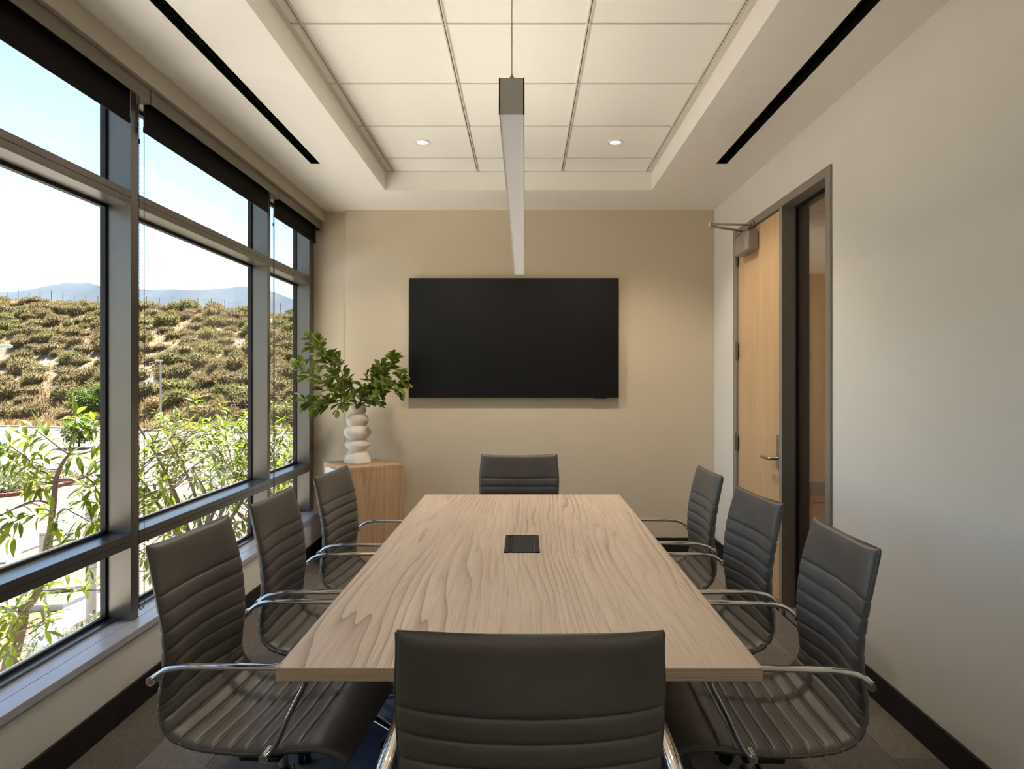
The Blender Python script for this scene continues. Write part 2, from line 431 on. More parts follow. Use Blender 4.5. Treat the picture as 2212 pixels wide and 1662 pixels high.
# ---------------------------------------------------------------- windows
MY = [(WY0, WY0 + .06), (1.71 * F / 849.5, 1.71 * F / 833), (1.71 * F / 554.5, 1.71 * F / 548), (1.71 * F / 464, BW2)]
T2 = (CZ + .760, CZ + .8214); T1 = (CZ - .732, CZ - .6715); HEAD = 2.72
FB = GX - .013                                               # outer face of the frame
for k in range(3):
    win = struct('window_%d' % (k + 1), (GX, MY[k][1], SZ))
    y0, y1 = MY[k][1], MY[k + 1][0]
    ml = (k + 1,) if k else (0, 1)
    for i in ml:
        B(FB, MX, MY[i][0], MY[i][1], SZ, HEAD).build('mullion', 'frame', win, bevel=.0015)
    for z0, z1 in (T1, T2):
        mb = MB().box(FB, MX, y0, y1, z0, z1)
        tr = mb.build('transom', 'frame', win, bevel=.0015)
        B(MX - .0005, MX + .0008, y0, y1, (z0 + z1) / 2 - .001, (z0 + z1) / 2 + .001).build('joint', 'gasket', tr)
    B(FB, MX, y0, y1, HEAD - .06, HEAD).build('head_rail', 'frame', win)
    B(FB, MX - .07, y0, y1, SZ - .02, SZ + .012).build('bottom_rail', 'frame', win)
    for z0, z1 in ((SZ + .012, T1[0]), (T1[1], T2[0]), (T2[1], HEAD - .06)):
        p = B(GX - .004, GX + .004, y0 + .004, y1 - .004, z0 + .004, z1 - .004).build('glass_pane', 'glass', win)
        g = .014
        mb = MB().box(GX - .012, GX + .012, y0, y0 + g, z0, z1).box(GX - .012, GX + .012, y1 - g, y1, z0, z1)
        mb.box(GX - .012, GX + .012, y0, y1, z0, z0 + g).box(GX - .012, GX + .012, y0, y1, z1 - g, z1)
        mb.build('gasket', 'gasket', win)
# sill: frame-side board and room-side board with the nosing
sill = struct('sill_ledge', (MX, 3.5, SZ))
B(GX + .02, MX - .001, WY0, BW2, SZ - .03, SZ).build('sill_board', 'sill', sill)
B(MX + .001, -1.632, WY0, BW2, SZ - .03, SZ).build('sill_nosing', 'sill', sill, bevel=.002)

# ---------------------------------------------------------------- corridor behind the sidelight
CXR, CYE = 4.4, 9.0
B(RW + WT, CXR, 1.5, CYE, -.05, -.02).build('floor_corridor', 'hall_wood', kind='structure')
fc = bpy.data.objects['floor_corridor']
pk = B(.001, 1.199, .001, .189, 0, .02).mesh('floor_plank', 'hall_wood')
for j in range(40):
    for i in range(-1, 3):
        x0 = RW + WT + i * 1.2 + (j % 3) * .4
        if x0 < RW + WT or x0 + 1.2 > CXR: continue
        o = link('floor_plank', pk, fc); o.location = (x0, 1.5 + j * .19, -.02)
B(RW + WT, CXR, CYE, CYE + .1, -.05, 2.9).build('wall_corridor_end', plain('corridor_paint_tan', (176, 140, 104), .85), kind='structure')
B(CXR, CXR + .1, 1.4, CYE + .1, -.05, 2.9).build('wall_corridor_side', 'wall_taupe', kind='structure')
B(RW + WT, CXR, 1.4, 1.5, -.05, 2.9).build('wall_corridor_near', 'wall_taupe', kind='structure')
B(RW + WT, CXR + .1, 1.4, CYE + .1, 2.73, 2.9).build('ceiling_corridor', 'ceil', kind='structure')
B(RW + WT, CXR, CYE - .012, CYE, 0, .104).build('baseboard_corridor', 'groove', kind='structure')

# ---------------------------------------------------------------- door set
dfr = struct('trim_2', (RW, D3, 0))
pr = .012                                                    # how far the frame stands proud of the wall
fx0, fx1 = RW - pr, RW + WT + pr
B(fx0, fx1, D0, D1, 0, FT).build('sidelight_jamb', 'darkmetal', dfr, bevel=.002)
B(fx0, fx1, D2, D3, 0, FT - .05).build('frame_mullion', 'darkmetal', dfr, bevel=.002)
B(fx0, fx1, D4, D5, 0, FT).build('hinge_jamb', 'darkmetal', dfr, bevel=.002)
B(fx0, fx1, D1, D4, FT - .05, FT).build('frame_head', 'darkmetal', dfr, bevel=.002)
B(fx0 + .02, fx1, D1, D2, 0, .05).build('frame_foot', 'darkmetal', dfr)
gx_ = RW + .078
sw = struct('window_4', (gx_, D1, 0))
B(gx_ - .003, gx_ + .003, D1 + .006, D2 - .006, .056, FT - .056).build('glass_pane', 'sideglass', sw)
mb = MB().box(gx_ - .009, gx_ + .009, D1, D1 + .012, .05, FT - .05).box(gx_ - .009, gx_ + .009, D2 - .012, D2, .05, FT - .05)
mb.box(gx_ - .009, gx_ + .009, D1, D2, .05, .062).box(gx_ - .009, gx_ + .009, D1, D2, FT - .062, FT - .05)
mb.build('gasket', 'gasket', sw)
door = struct('door_1', (RW, D4, 0))
dx0, dx1 = RW + .002, RW + .047
leaf = B(dx0, dx1, D3 + .004, D4 - .004, .012, FT - .056).build('door_leaf', 'door_wood', door, bevel=.0015)
for zc in (CZ + 258 * D5 / F, CZ + 62 * D5 / F, CZ - 132 * D5 / F, .25):
    h = MB().cyl((fx0 - .006, D4 + .002, zc - .06), (fx0 - .006, D4 + .002, zc + .06), .0075, n=12)
    h.box(fx0 - .003, fx0 + .001, D4 - .03, D4 + .03, zc - .055, zc + .055)
    h.build('hinge', 'steel', door, smooth=40)
hy = D3 + .045; hz = CZ - 171 * 4.32 / F
hp = B(dx0 - .008, dx0, hy - .026, hy + .026, hz - .062, hz + .142).build('handle_plate', 'steel', door, bevel=.003)
lev = MB().tube(crom([(dx0 - .006, hy, hz), (dx0 - .04, hy, hz), (dx0 - .058, hy + .016, hz), (dx0 - .06, hy + .06, hz), (dx0 - .06, hy + .125, hz)], 5), .0105, 12)
lev.build('lever', 'steel', hp, smooth=50)
MB().cyl((dx0 - .012, hy, hz + .1), (dx0 - .004, hy, hz + .1), .009, n=14).build('lock_cylinder', 'bolt', hp, smooth=40)
B(dx0 - .0005, dx0 + .03, D3 + .001, D3 + .005, hz - .02, hz + .1).build('strike', 'steel', door)
hp2 = B(dx1, dx1 + .008, hy - .026, hy + .026, hz - .062, hz + .142).build('handle_plate', 'steel', door, bevel=.003)
MB().tube(crom([(dx1 + .006, hy, hz), (dx1 + .045, hy, hz), (dx1 + .06, hy + .016, hz), (dx1 + .062, hy + .06, hz), (dx1 + .062, hy + .125, hz)], 5), .0105, 12).build('lever', 'steel', hp2, smooth=50)
# door closer
dcl = thing('door_closer', (1.49, 4.85, 2.33), 'grey metal door closer with folded arm at the top of the oak door', 'door closer')
yc0, yc1 = 4.67, 4.98
B(RW - .075, dx0, yc0, yc1, 2.245, 2.375).build('body', 'darkmetal', dcl, bevel=.012)
MB().cyl((RW - .045, 4.83, 2.375), (RW - .045, 4.83, 2.398), .014, n=14).build('spindle', 'steel', dcl, smooth=40)
el = Vector((1.225, 4.71, 2.405))
MB().tube([(RW - .045, 4.83, 2.394), el], [.009, .008], 8, flat=.5, side=(0, 0, 1)).build('main_arm', 'steel', dcl, smooth=50)
MB().tube([el + Vector((0, 0, .012)), (RW - .02, 4.76, 2.425)], .0075, 8).build('forearm', 'steel', dcl, smooth=50)
MB().cyl(el - Vector((0, 0, .01)), el + Vector((0, 0, .022)), .011, n=12).build('elbow_pin', 'steel', dcl, smooth=40)
B(RW - .03, fx0 + .002, 4.72, 4.80, 2.41, 2.445).build('shoe', 'steel', dcl, bevel=.004)

# ================================================================ BLINDS
gnm = ['near', 'middle', 'far']
for k in range(3):
    y0 = MY[k][0] + (.03 if k else 0); y1 = MY[k + 1][0] + .03 if k < 2 else BW2 - .005
    lab = ['black roller blind with taupe fascia over the nearest window bay', 'black roller blind with taupe fascia over the middle window bay', 'short black roller blind with taupe fascia over the window bay beside the back wall'][k]
    bl = thing('roller_blind', (-1.69, (y0 + y1) / 2, 2.66), lab, 'roller blind', 'roller blinds over the windows')
    mb = MB().box(-1.645, -1.640, y0 + .004, y1 - .004, 2.604, 2.668).box(-1.70, -1.645, y0 + .002, y0 + .006, 2.604, 2.668).box(-1.70, -1.645, y1 - .006, y1 - .002, 2.604, 2.668)
    mb.build('fascia', 'fascia', bl)
    ya, yb = y0 + .035, y1 - (.075 if k < 2 else .02)
    zb = CZ + 1.69 / 1.523
    MB().cyl((-1.668, ya, 2.645), (-1.668, yb, 2.645), .019, n=16).build('roller_tube', 'shade', bl, smooth=40)
    B(-1.691, -1.689, ya, yb, zb + .01, 2.65).build('shade_fabric', 'shade', bl)
    B(-1.694, -1.686, ya, yb, zb - .012, zb + .012).build('hem_bar', 'shade', bl, bevel=.003)
    if k < 2:
        yc = MY[k + 1][0]
        strands = [(yc - .001, .41), (yc + .042, .41)] if k == 0 else [(yc + .008, .6), (yc + .032, .6)]
    else: continue
    mb = MB(); rb = .0029
    for yy, zz in strands:
        z = 2.63
        while z > zz:
            c = (-1.675, yy, z)
            mb.add([(c[0] + a * rb, c[1] + b * rb, c[2] + d * rb) for a, b, d in ((1, 0, 0), (0, 1, 0), (-1, 0, 0), (0, -1, 0), (0, 0, 1.2), (0, 0, -1.2))],
                   [(0, 1, 4), (1, 2, 4), (2, 3, 4), (3, 0, 4), (1, 0, 5), (2, 1, 5), (3, 2, 5), (0, 3, 5)])
            z -= .0062
    yA, yB = strands[0][0], strands[1][0]; zz = strands[0][1]
    mb.tube([(-1.675, (yA + yB) / 2 - math.cos(q) * (yB - yA) / 2, zz - math.sin(q) * (yB - yA) / 2) for q in [math.pi * i / 10 for i in range(11)]], .0019, 5)
    for yy, zz in strands: mb.tube([(-1.675, yy, zz), (-1.675, yy, 2.63)], .0006, 4)
    ch = mb.build('bead_chain', 'bead', bl)
    MB().cyl((-1.675, yA, 2.42), (-1.675, yA, 2.44), .0045, n=8).build('chain_connector', 'bead', bl, smooth=40)

# ================================================================ LIGHT FITTINGS
pen = thing('pendant_light', (-.03, 2.81, 2.0), 'long slim white linear pendant light hanging over the table', 'pendant light')
PX, PY0, PY1, PZ0, PZ1, PWD = -.028, 1.59, 4.03, 1.985, 2.066, .0285
mb = MB().box(PX - PWD, PX - PWD + .003, PY0, PY1, PZ0, PZ1).box(PX + PWD - .003, PX + PWD, PY0, PY1, PZ0, PZ1)
mb.box(PX - PWD + .003, PX + PWD - .003, PY0 + .004, PY1 - .004, PZ0 + .035, PZ0 + .038)
mb.build('housing', 'lamp_white', pen)
for y0, y1 in ((PY0, PY0 + .004), (PY1 - .004, PY1)):
    B(PX - PWD, PX + PWD, y0, y1, PZ0, PZ1).build('end_cap', 'lamp_white', pen)
M['lens'] = emis('pendant_lens', (1, .95, .88), .04)
M['upfill'] = emis('pendant_fill_glow', (1, .90, .76), 3.2)  # glow added on the pendant's hidden top to fill the room via the ceiling
B(PX - PWD + .003, PX + PWD - .003, PY0 + .004, PY1 - .004, PZ0 + .002, PZ0 + .006).build('lens', 'lens', pen)
B(PX - PWD + .003, PX + PWD - .003, PY0 + .004, PY1 - .004, PZ1 - .012, PZ1 - .008).build('added_fill_strip', 'upfill', pen)
for yy in (PY0 + .03, PY1 - .06):
    B(PX - PWD + .003, PX + PWD - .003, yy - .012, yy + .012, PZ1 - .006, PZ1 - .002).build('bracket', 'lamp_white', pen)
    MB().cyl((PX, yy, PZ1 - .002), (PX, yy, PZ1 + .014), .005, n=12).cyl((PX, yy, PZ1 + .014), (PX, yy, PZ1 + .02), .0035, .002, n=12).build('cable_gripper', 'steel', pen, smooth=40)
    MB().cyl((PX, yy, PZ1 + .018), (PX, yy, TH), .0011, n=6).build('cable', 'steel', pen)
    MB().cyl((PX, yy, TH - .006), (PX, yy, TH - .0005), .012, n=14).build('ceiling_anchor', 'lamp_white', pen, smooth=40)
M['down'] = emis('downlight_lens', (1, .9, .75), .6)
for q, (cx_, d, lab) in enumerate(((-.647, 4.533, 'small round white downlight in the ceiling tile on the window side'), (.576, 4.533, 'small round white downlight in the ceiling tile on the door side'),
                                   (-.8, -.25, 'added unseen fill downlight in the rear soffit on the window side'), (.75, -.25, 'added unseen fill downlight in the rear soffit on the door side'))):  # rear pair is added out of view to brighten the back of the room
    zc_ = TH if q < 2 else CH
    dl = thing('downlight', (cx_, d, zc_), lab, 'downlight', 'recessed ceiling downlights')
    prof = [(.054, -.0005), (.054, -.004), (.047, -.006), (.041, -.004), (.034, -.001), (.034, -.0005)]
    MB().lathe(prof, 28, (cx_, d, zc_)).build('trim_ring', 'lamp_white', dl, smooth=40)
    MB().lathe([(.033, -.0022), (.033, -.0010)], 24, (cx_, d, zc_)).build('lens', 'down', dl)
    ld = bpy.data.lights.new('downlight_beam', 'SPOT'); ld.energy = 17 if q < 2 else 4.5; ld.spot_size = R(136); ld.spot_blend = .5; ld.shadow_soft_size = .09; ld.color = (1, .88, .70)
    lo = link('downlight_beam', ld, dl); lo.location = (0, 0, -.035)

# ================================================================ TABLE
TZ = CZ - .66
tx0, tx1 = wx(596, 1.634), wx(1649, 1.634); ty0, ty1 = 1.634, .66 * F / 248.5
tb = thing('conference_table', ((tx0 + tx1) / 2, (ty0 + ty1) / 2, 0), 'long rectangular wood-grain conference table in the middle of the room', 'table')
top = B(tx0 + .002, tx1 - .002, ty0 + .002, ty1 - .002, TZ - .03, TZ).build('table_top', 'table_wood', tb, bevel=.001)
mb = MB().box(tx0, tx1, ty0, ty0 + .002, TZ - .03, TZ - .0006).box(tx0, tx1, ty1 - .002, ty1, TZ - .03, TZ - .0006)
mb.box(tx0, tx0 + .002, ty0 + .002, ty1 - .002, TZ - .03, TZ - .0006).box(tx1 - .002, tx1, ty0 + .002, ty1 - .002, TZ - .03, TZ - .0006)
mb.build('edge_band', 'table_edge', tb)
tcx = (tx0 + tx1) / 2
for yy in (2.12, 3.5):
    pd = B(tcx - .27, tcx + .27, yy, yy + .1, .02, TZ - .03).build('pedestal', 'table_wood', tb, bevel=.002)
    B(tcx - .26, tcx + .26, yy + .01, yy + .09, 0, .02).build('plinth', 'plastic', pd)
B(tcx - .015, tcx + .015, 2.22, 3.5, .25, TZ - .03).build('modesty_panel', 'table_wood', tb)
# power module
mx0, mx1, my0, my1 = -.077, .060, 2.719, 3.017
pmd = thing('power_module', ((mx0 + mx1) / 2, (my0 + my1) / 2, TZ), 'black flip-lid power module set into the table top', 'power module')
mb = MB().box(mx0, mx1, my0, my0 + .008, TZ + .0003, TZ + .003).box(mx0, mx1, my1 - .008, my1, TZ + .0003, TZ + .003).box(mx0, mx0 + .014, my0, my1, TZ + .0003, TZ + .003).box(mx1 - .02, mx1, my0, my1, TZ + .0003, TZ + .003)
mb.build('bezel', 'plastic', pmd)
B(mx0 + .030, mx1 - .0215, my0 + .009, my1 - .009, TZ + .0003, TZ + .0026).build('lid', 'plastic', pmd, bevel=.0006)
B(mx0 + .014, mx0 + .030, my0 + .008, my1 - .008, TZ + .0003, TZ + .0008).build('finger_slot', 'black', pmd)
B(mx0 + .022, mx0 + .0275, my0 + .03, my1 - .03, TZ + .0008, TZ + .002).build('brush_strip', 'bezel', pmd)

# ================================================================ CHAIRS
PROF = [(0, .925), (.018, .86), (.036, .789), (.050, .70), (.054, .62), (.048, .56), (.042, .51), (.046, .465), (.066, .425), (.105, .394),
        (.16, .377), (.24, .369), (.33, .368), (.42, .376), (.49, .381), (.54, .372), (.575, .345)]
UO = .31                                                    # chair origin (column axis) along the profile's u
dense = crom([(a, b, 0) for a, b in PROF], 24)
acc = [0]
for a, b in zip(dense, dense[1:]): acc.append(acc[-1] + (b - a).length)
LT = acc[-1]
def at_s(s):
    s = max(0, min(LT, s)); lo, hi = 0, len(acc) - 1
    while hi - lo > 1:
        m = (lo + hi) // 2
        if acc[m] <= s: lo = m
        else: hi = m
    t = (s - acc[lo]) / (acc[hi] - acc[lo]); p = dense[lo].lerp(dense[hi], t)
    a = dense[max(lo - 6, 0)]; b = dense[min(hi + 6, len(dense) - 1)]
    T = (b - a).normalized(); return p, T, Vector((-T.y, T.x, 0))
def lerpt(tab, s):
    if s <= tab[0][0]: return tab[0][1]
    for (a, u), (b, v) in zip(tab, tab[1:]):
        if s <= b: t = (s - a) / (b - a); t = t * t * (3 - 2 * t); return u + (v - u) * t
    return tab[-1][1]
S0 = .138; NR = 16; S1 = LT - .125; PITCH = (S1 - S0) / NR
SEAMS = [S0 + PITCH * i for i in range(NR + 1)]
HW = [(0, .229), (S0, .237), (.3, .232), (.42, .236), (.55, .252), (.8, .256), (LT, .244)]
CC = [(0, .007), (S0, .032), (.3, .034), (.45, .026), (.6, .016), (LT - .06, .006), (LT, .002)]
THK = .040
def half(s, t):
    e = min(s, LT - s) / .022
    end = math.sqrt(max(0, 1 - (1 - min(e, 1)) ** 2)) if e < 1 else 1
    h = THK / 2 * max(.10, end)
    if S0 - .03 < s < S1 + .03:
        dmin = min(abs(s - q) for q in SEAMS)
        g = math.exp(-(dmin / .0042) ** 2)
        if S0 <= s <= S1: h += .0018 * math.sqrt(max(0, math.sin(math.pi * min(dmin / PITCH, .5))))
        h -= .0062 * g
    return h * (max(0, 1 - abs(t) ** 7) ** .5 * .86 + .14)
def shell_pt(s, t, side):
    p, T, N = at_s(s); hw = lerpt(HW, s); c = lerpt(CC, s)
    M0 = p + N * THK / 2
    ear = .007 * abs(t) ** 8 * max(0, 1 - s / .03)
    q = M0 - N * c * (1 - t * t) - T * ear
    q = q + N * half(s, t) * side
    return Vector((q.x - UO, t * hw, q.y))
def shell(sa, sb):
    ss = {sa, sb}
    for q in (0, .0015, .004, .008, .014, .022, .04, .07, .1, .12): ss |= {q, LT - q}
    for i, q in enumerate(SEAMS):
        for d in (-.0085, -.0045, -.002, 0, .002, .0045, .0085): ss.add(q + d)
        if i < NR: ss |= {q + PITCH * .33, q + PITCH * .5, q + PITCH * .67}
    ss = sorted(x for x in ss if sa - 1e-9 <= x <= sb + 1e-9)
    ts = [-1, -.985, -.95, -.88, -.75, -.55, -.3, 0, .3, .55, .75, .88, .95, .985, 1]
    ring = [(t, 1) for t in ts] + [(t, -1) for t in ts[::-1]]
    n = len(ring); mb = MB()
    vs = [shell_pt(s, t, sd) for s in ss for t, sd in ring]; fs = []
    for i in range(len(ss) - 1):
        for k in range(n): fs.append((i * n + k, (i + 1) * n + k, (i + 1) * n + (k + 1) % n, i * n + (k + 1) % n))
    fs.append(tuple(range(n))); fs.append(tuple(range((len(ss) - 1) * n, len(ss) * n))[::-1])
    return mb.add(vs, fs)
def stitches(sa, sb):
    mb = MB()
    for i, q in enumerate(SEAMS):
        if not sa <= q < sb: continue
        for off in ((-.0052, .0052) if i in (0, NR) else (.0050,)):
            for sd in (1, -1):
                n = 58
                for k in range(n):
                    t = -.965 + 1.93 * (k + .5) / n
                    a = shell_pt(q + off, t - .0085, sd); b = shell_pt(q + off, t + .0085, sd)
                    N = at_s(q)[2]; N = Vector((N.x, 0, N.y)) * sd
                    X = (b - a).normalized(); Y = N.cross(X).normalized()
                    c = (a + b) / 2 + N * .0002
                    l = (b - a).length * .62 / 2
                    mb.add([c - X * l - Y * .0005, c + X * l - Y * .0005, c + X * l + Y * .0005, c - X * l + Y * .0005, c + N * .0006],
                           [(0, 1, 4), (1, 2, 4), (2, 3, 4), (3, 0, 4)])
    return mb
def make_chair():
    root = thing('office_chair', (0, 0, 0), 'x', 'chair', 'ribbed office chairs around the table')
    SM = .45
    bk = shell(0, SM).build('backrest', 'leather', root, smooth=180)
    st = shell(SM, LT).build('seat', 'leather', root, smooth=180)
    stitches(0, SM).build('stitching', 'stitch', bk); stitches(SM, LT).build('stitching', 'stitch', st)
    for part, a, b in ((bk, .004, SM), (st, SM, LT - .004)):
        n = 40
        for sg in (-1, 1):
            pts = [shell_pt(a + (b - a) * i / n, sg, 0) for i in range(n + 1)]
            MB().tube([p + Vector((0, sg * .0005, 0)) for p in pts], .0032, 6).build('piping', 'leather', part, smooth=60)
    for sg in (-1, 1):
        ya = sg * .278
        path = crom([(.066, 0, .588), (.078, 0, .600), (.105, 0, .617), (.15, 0, .627), (.22, 0, .630), (.34, 0, .632), (.43, 0, .633), (.475, 0, .622), (.487, 0, .598), (.470, 0, .56), (.440, 0, .50), (.418, 0, .45), (.398, 0, .415), (.376, 0, .394)], 5)
        m_ = len(path); rad = []
        for i in range(m_):
            e = min(i, m_ - 1 - i) / 10
            rad.append(.0105 + .0055 * min(1, e))
        arm = MB().tube([(p.x - UO, ya, p.z) for p in path], rad, 12, flat=.52, side=(0, 1, 0)).build('armrest', 'chrome', root, smooth=60)
        for (u, z) in ((.066, .588), (.376, .394)):
            MB().cyl((u - UO, ya - sg * .034, z), (u - UO, ya + sg * .010, z), .0125, n=20).build('boss', 'chrome', arm, smooth=40)
            bt = MB().cyl((u - UO, ya + sg * .010, z), (u - UO, ya + sg * .0135, z), .0085, .0075, n=16)
            bt.cyl((u - UO, ya + sg * .0135, z), (u - UO, ya + sg * .0138, z), .0040, n=6)
            bt.build('bolt', 'bolt', arm, smooth=40)
    mb = MB().box(-.12, .12, -.09, .09, .300, .338).box(-.06, .06, -.17, .17, .318, .338)
    mc = mb.build('tilt_mechanism', 'plastic', root, bevel=.008)
    MB().tube([(.02, .08, .315), (.02, .2, .312), (.02, .26, .316)], [.006, .006, .011], 8).build('lever', 'plastic', mc, smooth=50)
    MB().cyl((0, 0, .215), (0, 0, .305), .0145, n=20).build('gas_piston', 'chrome', root, smooth=40)
    MB().cyl((0, 0, .09), (0, 0, .215), .0255, n=20).build('gas_column', 'plastic', root, smooth=40)
    hub = MB().cyl((0, 0, .07), (0, 0, .125), .042, .034, n=24).build('base_hub', 'chrome', root, smooth=40)
    wh = MB()
    for q in range(5):
        a = R(72 * q + 36); c, s = math.cos(a), math.sin(a)
        MB().tube([(.025 * c, .025 * s, .098), (.12 * c, .12 * s, .098), (.20 * c, .20 * s, .09), (.265 * c, .265 * s, .078)], [.03, .026, .021, .016], 12, flat=.6, side=(-s, c, 0)).build('base_leg', 'chrome', root, smooth=60)
        mm = Matrix.Translation((.265 * c, .265 * s, 0)) @ Matrix.Rotation(a + .7, 4, 'Z')
        cst = MB().cyl((0, 0, .045), (0, 0, .078), .006, n=10)
        for sg in (-1, 1): cst.cyl((-.012, sg * .004, .0252), (-.012, sg * .021, .0252), .025, n=20)
        cst.tube([(-.012 + .028 * math.cos(k), 0, .0252 + .028 * math.sin(k)) for k in [R(20 + 14 * i) for i in range(11)]], .021, 8, flat=.18, side=(0, 1, 0))
        cst.xform(mm).build('caster', 'plastic', root, smooth=40)
    return root
proto = make_chair()
chairs = [  # centre of the back's top edge, facing angle, lift, label
    ((-1.043, 2.20), -4.2, 0, 'dark leather ribbed chair nearest the camera on the window side of the table'),
    ((-1.023, 2.85), -.5, 0, 'dark leather ribbed chair in the middle on the window side of the table'),
    ((-.99, 3.605), -5.5, 0, 'dark leather ribbed chair beside the wooden cabinet on the window side'),
    ((.985, 2.16), 178.8, 0, 'grey leather ribbed chair nearest the camera on the door side of the table'),
    ((.957, 2.867), 184.2, 0, 'grey leather ribbed chair in the middle on the door side of the table'),
    ((.957, 3.615), 180.0, 0, 'grey leather ribbed chair farthest back on the door side of the table'),
    ((.01, 1.21), 90, .028, 'dark leather chair in the foreground with its back to the camera'),
    ((-.031, 4.36), 270, .005, 'grey leather chair at the far table end below the television')]
for i, ((x, y), a, lift, lab) in enumerate(chairs):
    o = proto if i == 0 else copy_tree(proto)
    f = Vector((math.cos(R(a)), math.sin(R(a)), 0))
    o.location = Vector((x, y, 0)) + f * UO
    o.rotation_euler = (0, 0, R(a)); o['label'] = lab
    if lift:                                                 # taller gas spring: everything above the column rises
        for ch in o.children:
            if ch.name.split('.')[0] not in ('base_hub', 'base_leg', 'caster', 'gas_column'): ch.location.z += lift

# ================================================================ TELEVISION
TD = 5.70
tvx0, tvx1, tvz0, tvz1 = wx(883, TD), wx(1337, TD), wz(860, TD), wz(601, TD)
tv = thing('television', ((tvx0 + tvx1) / 2, BW, (tvz0 + tvz1) / 2), 'large black flat television mounted on the taupe back wall', 'television')
B(tvx0, tvx1, TD, TD + .03, tvz0, tvz1).build('casing', 'bezel', tv, bevel=.004)
B(tvx0 + .008, tvx1 - .008, TD - .0015, TD - .0002, tvz0 + .012, tvz1 - .008).build('screen', 'screen', tv)
B(wx(1284, TD), wx(1312, TD), TD + .002, TD + .015, tvz0 - .006, tvz0).build('sensor_bar', 'plastic', tv)
B((tvx0 + tvx1) / 2 - .3, (tvx0 + tvx1) / 2 + .3, TD + .03, BW - .001, (tvz0 + tvz1) / 2 - .22, (tvz0 + tvz1) / 2 + .22).build('wall_bracket', 'plastic', tv)

# ================================================================ CABINET AND VASE
KH = .766; kc = Vector((-1.213, 5.385, 0)); ka = R(35); kw, kd = .43, .50
cab = thing('corner_cabinet', kc, 'oak-look cabinet turned across the corner beside the window', 'cabinet')
Km = Matrix.Translation(kc) @ Matrix.Rotation(ka, 4, 'Z')
def kbox(x0, x1, y0, y1, z0, z1): return MB().box(x0, x1, y0, y1, z0, z1).xform(Km)
def kpart(nm, mt, *a, parent=None, bevel=.001):
    return kbox(*a).build(nm, mt, parent or cab, bevel=bevel)
a, b = kw / 2, kd / 2
kpart('cabinet_top', 'cab_wood', -a, a, -b, b, KH - .028, KH)
kpart('front_panel', 'cab_wood', -a, a, -b, -b + .02, .09, KH - .029)
kpart('back_panel', 'cab_wood', -a, a, b - .02, b, .09, KH - .029)
kpart('right_panel', 'cab_wood', a - .02, a, -b + .021, b - .021, .09, KH - .029)
kpart('bottom_panel', 'cab_wood', -a, a - .021, -b + .021, b - .021, .09, .11)
dpn = kpart('cabinet_door', 'white_lam', -a + .002, -a + .02, -b + .024, b - .024, .114, KH - .032)
kpart('handle', 'steel', -a - .018, -a + .002, -b + .05, -b + .06, .45, .6, parent=dpn)
kpart('toe_kick', 'plastic', -a + .04, a - .04, -b + .05, b - .04, 0, .09)

vc = Vector((wx(772, 5.37), 5.37, KH))
q = .001255
prof = [(78, 975), (81, 968), (79, 955), (72, 935), (60, 914), (50, 902), (47, 897), (52, 891), (68, 878), (75, 864), (70, 848), (56, 836), (50, 830), (56, 823), (74, 808), (82, 790), (76, 770), (60, 756), (52, 750), (56, 743), (64, 728), (67, 712), (60, 696), (46, 682), (38, 675), (39, 664), (44, 650), (47, 636), (46, 624), (40, 622), (35, 630), (32, 660), (30, 680)]
pp = crom([(r * q, (975 - y) * q, 0) for r, y in prof], 3)
vase = tag(MB().lathe([(p.x, p.y) for p in pp], 40).build('vase', 'ceramic', None, smooth=180, org=(0, 0, 0)), 'off-white ceramic vase of stacked rounded rings on the cabinet', 'vase')
vase.location = vc
for v in vase.data.vertices:                                  # hand-thrown unevenness
    n_ = noise.noise(Vector(v.co) * 14); k = 1 + .03 * n_; v.co.x *= k; v.co.y *= k

def leaf_mesh(name, mat, L=1, Wd=.3, shape='lance', fold=.12, droop=.12):
    st = {'lance': [(0, .02), (.15, .5), (.4, 1), (.65, .85), (.85, .45), (1, .02)],
          'obov': [(0, .03), (.2, .25), (.45, .7), (.7, 1), (.88, .85), (.97, .4), (1, .05)]}[shape]
    mb = MB(); vs = []; fs = []
    for (t, w) in st:
        z = -droop * t * t
        vs += [(-w * Wd / 2, t, z + fold * w * Wd), (0, t, z), (w * Wd / 2, t, z + fold * w * Wd)]
    for i in range(len(st) - 1):
        k = i * 3; fs += [(k, k + 1, k + 4, k + 3), (k + 1, k + 2, k + 5, k + 4)]
    return mb.add(vs, fs)
def leaf_matrix(p, d, roll, size):
    d = d.normalized(); up = Vector((0, 0, 1))
    if abs(d.z) > .97: up = Vector((1, 0, 0))
    x = d.cross(up).normalized(); z = x.cross(d)
    m = Matrix((x, d, z)).transposed().to_4x4()
    return Matrix.Translation(p) @ m @ Matrix.Rotation(roll, 4, 'Y') @ Matrix.Scale(size, 4)
vleaf = [leaf_mesh('leaf', 'leaf_vase', 1, .46 + .05 * i, 'obov', .2, .10 + .08 * i) for i in range(3)]
vleafm = [m_.mesh('leaf', 'leaf_vase', 180) for m_ in vleaf]
rnd = random.Random(11)
VT = vc + Vector((0, 0, .42))
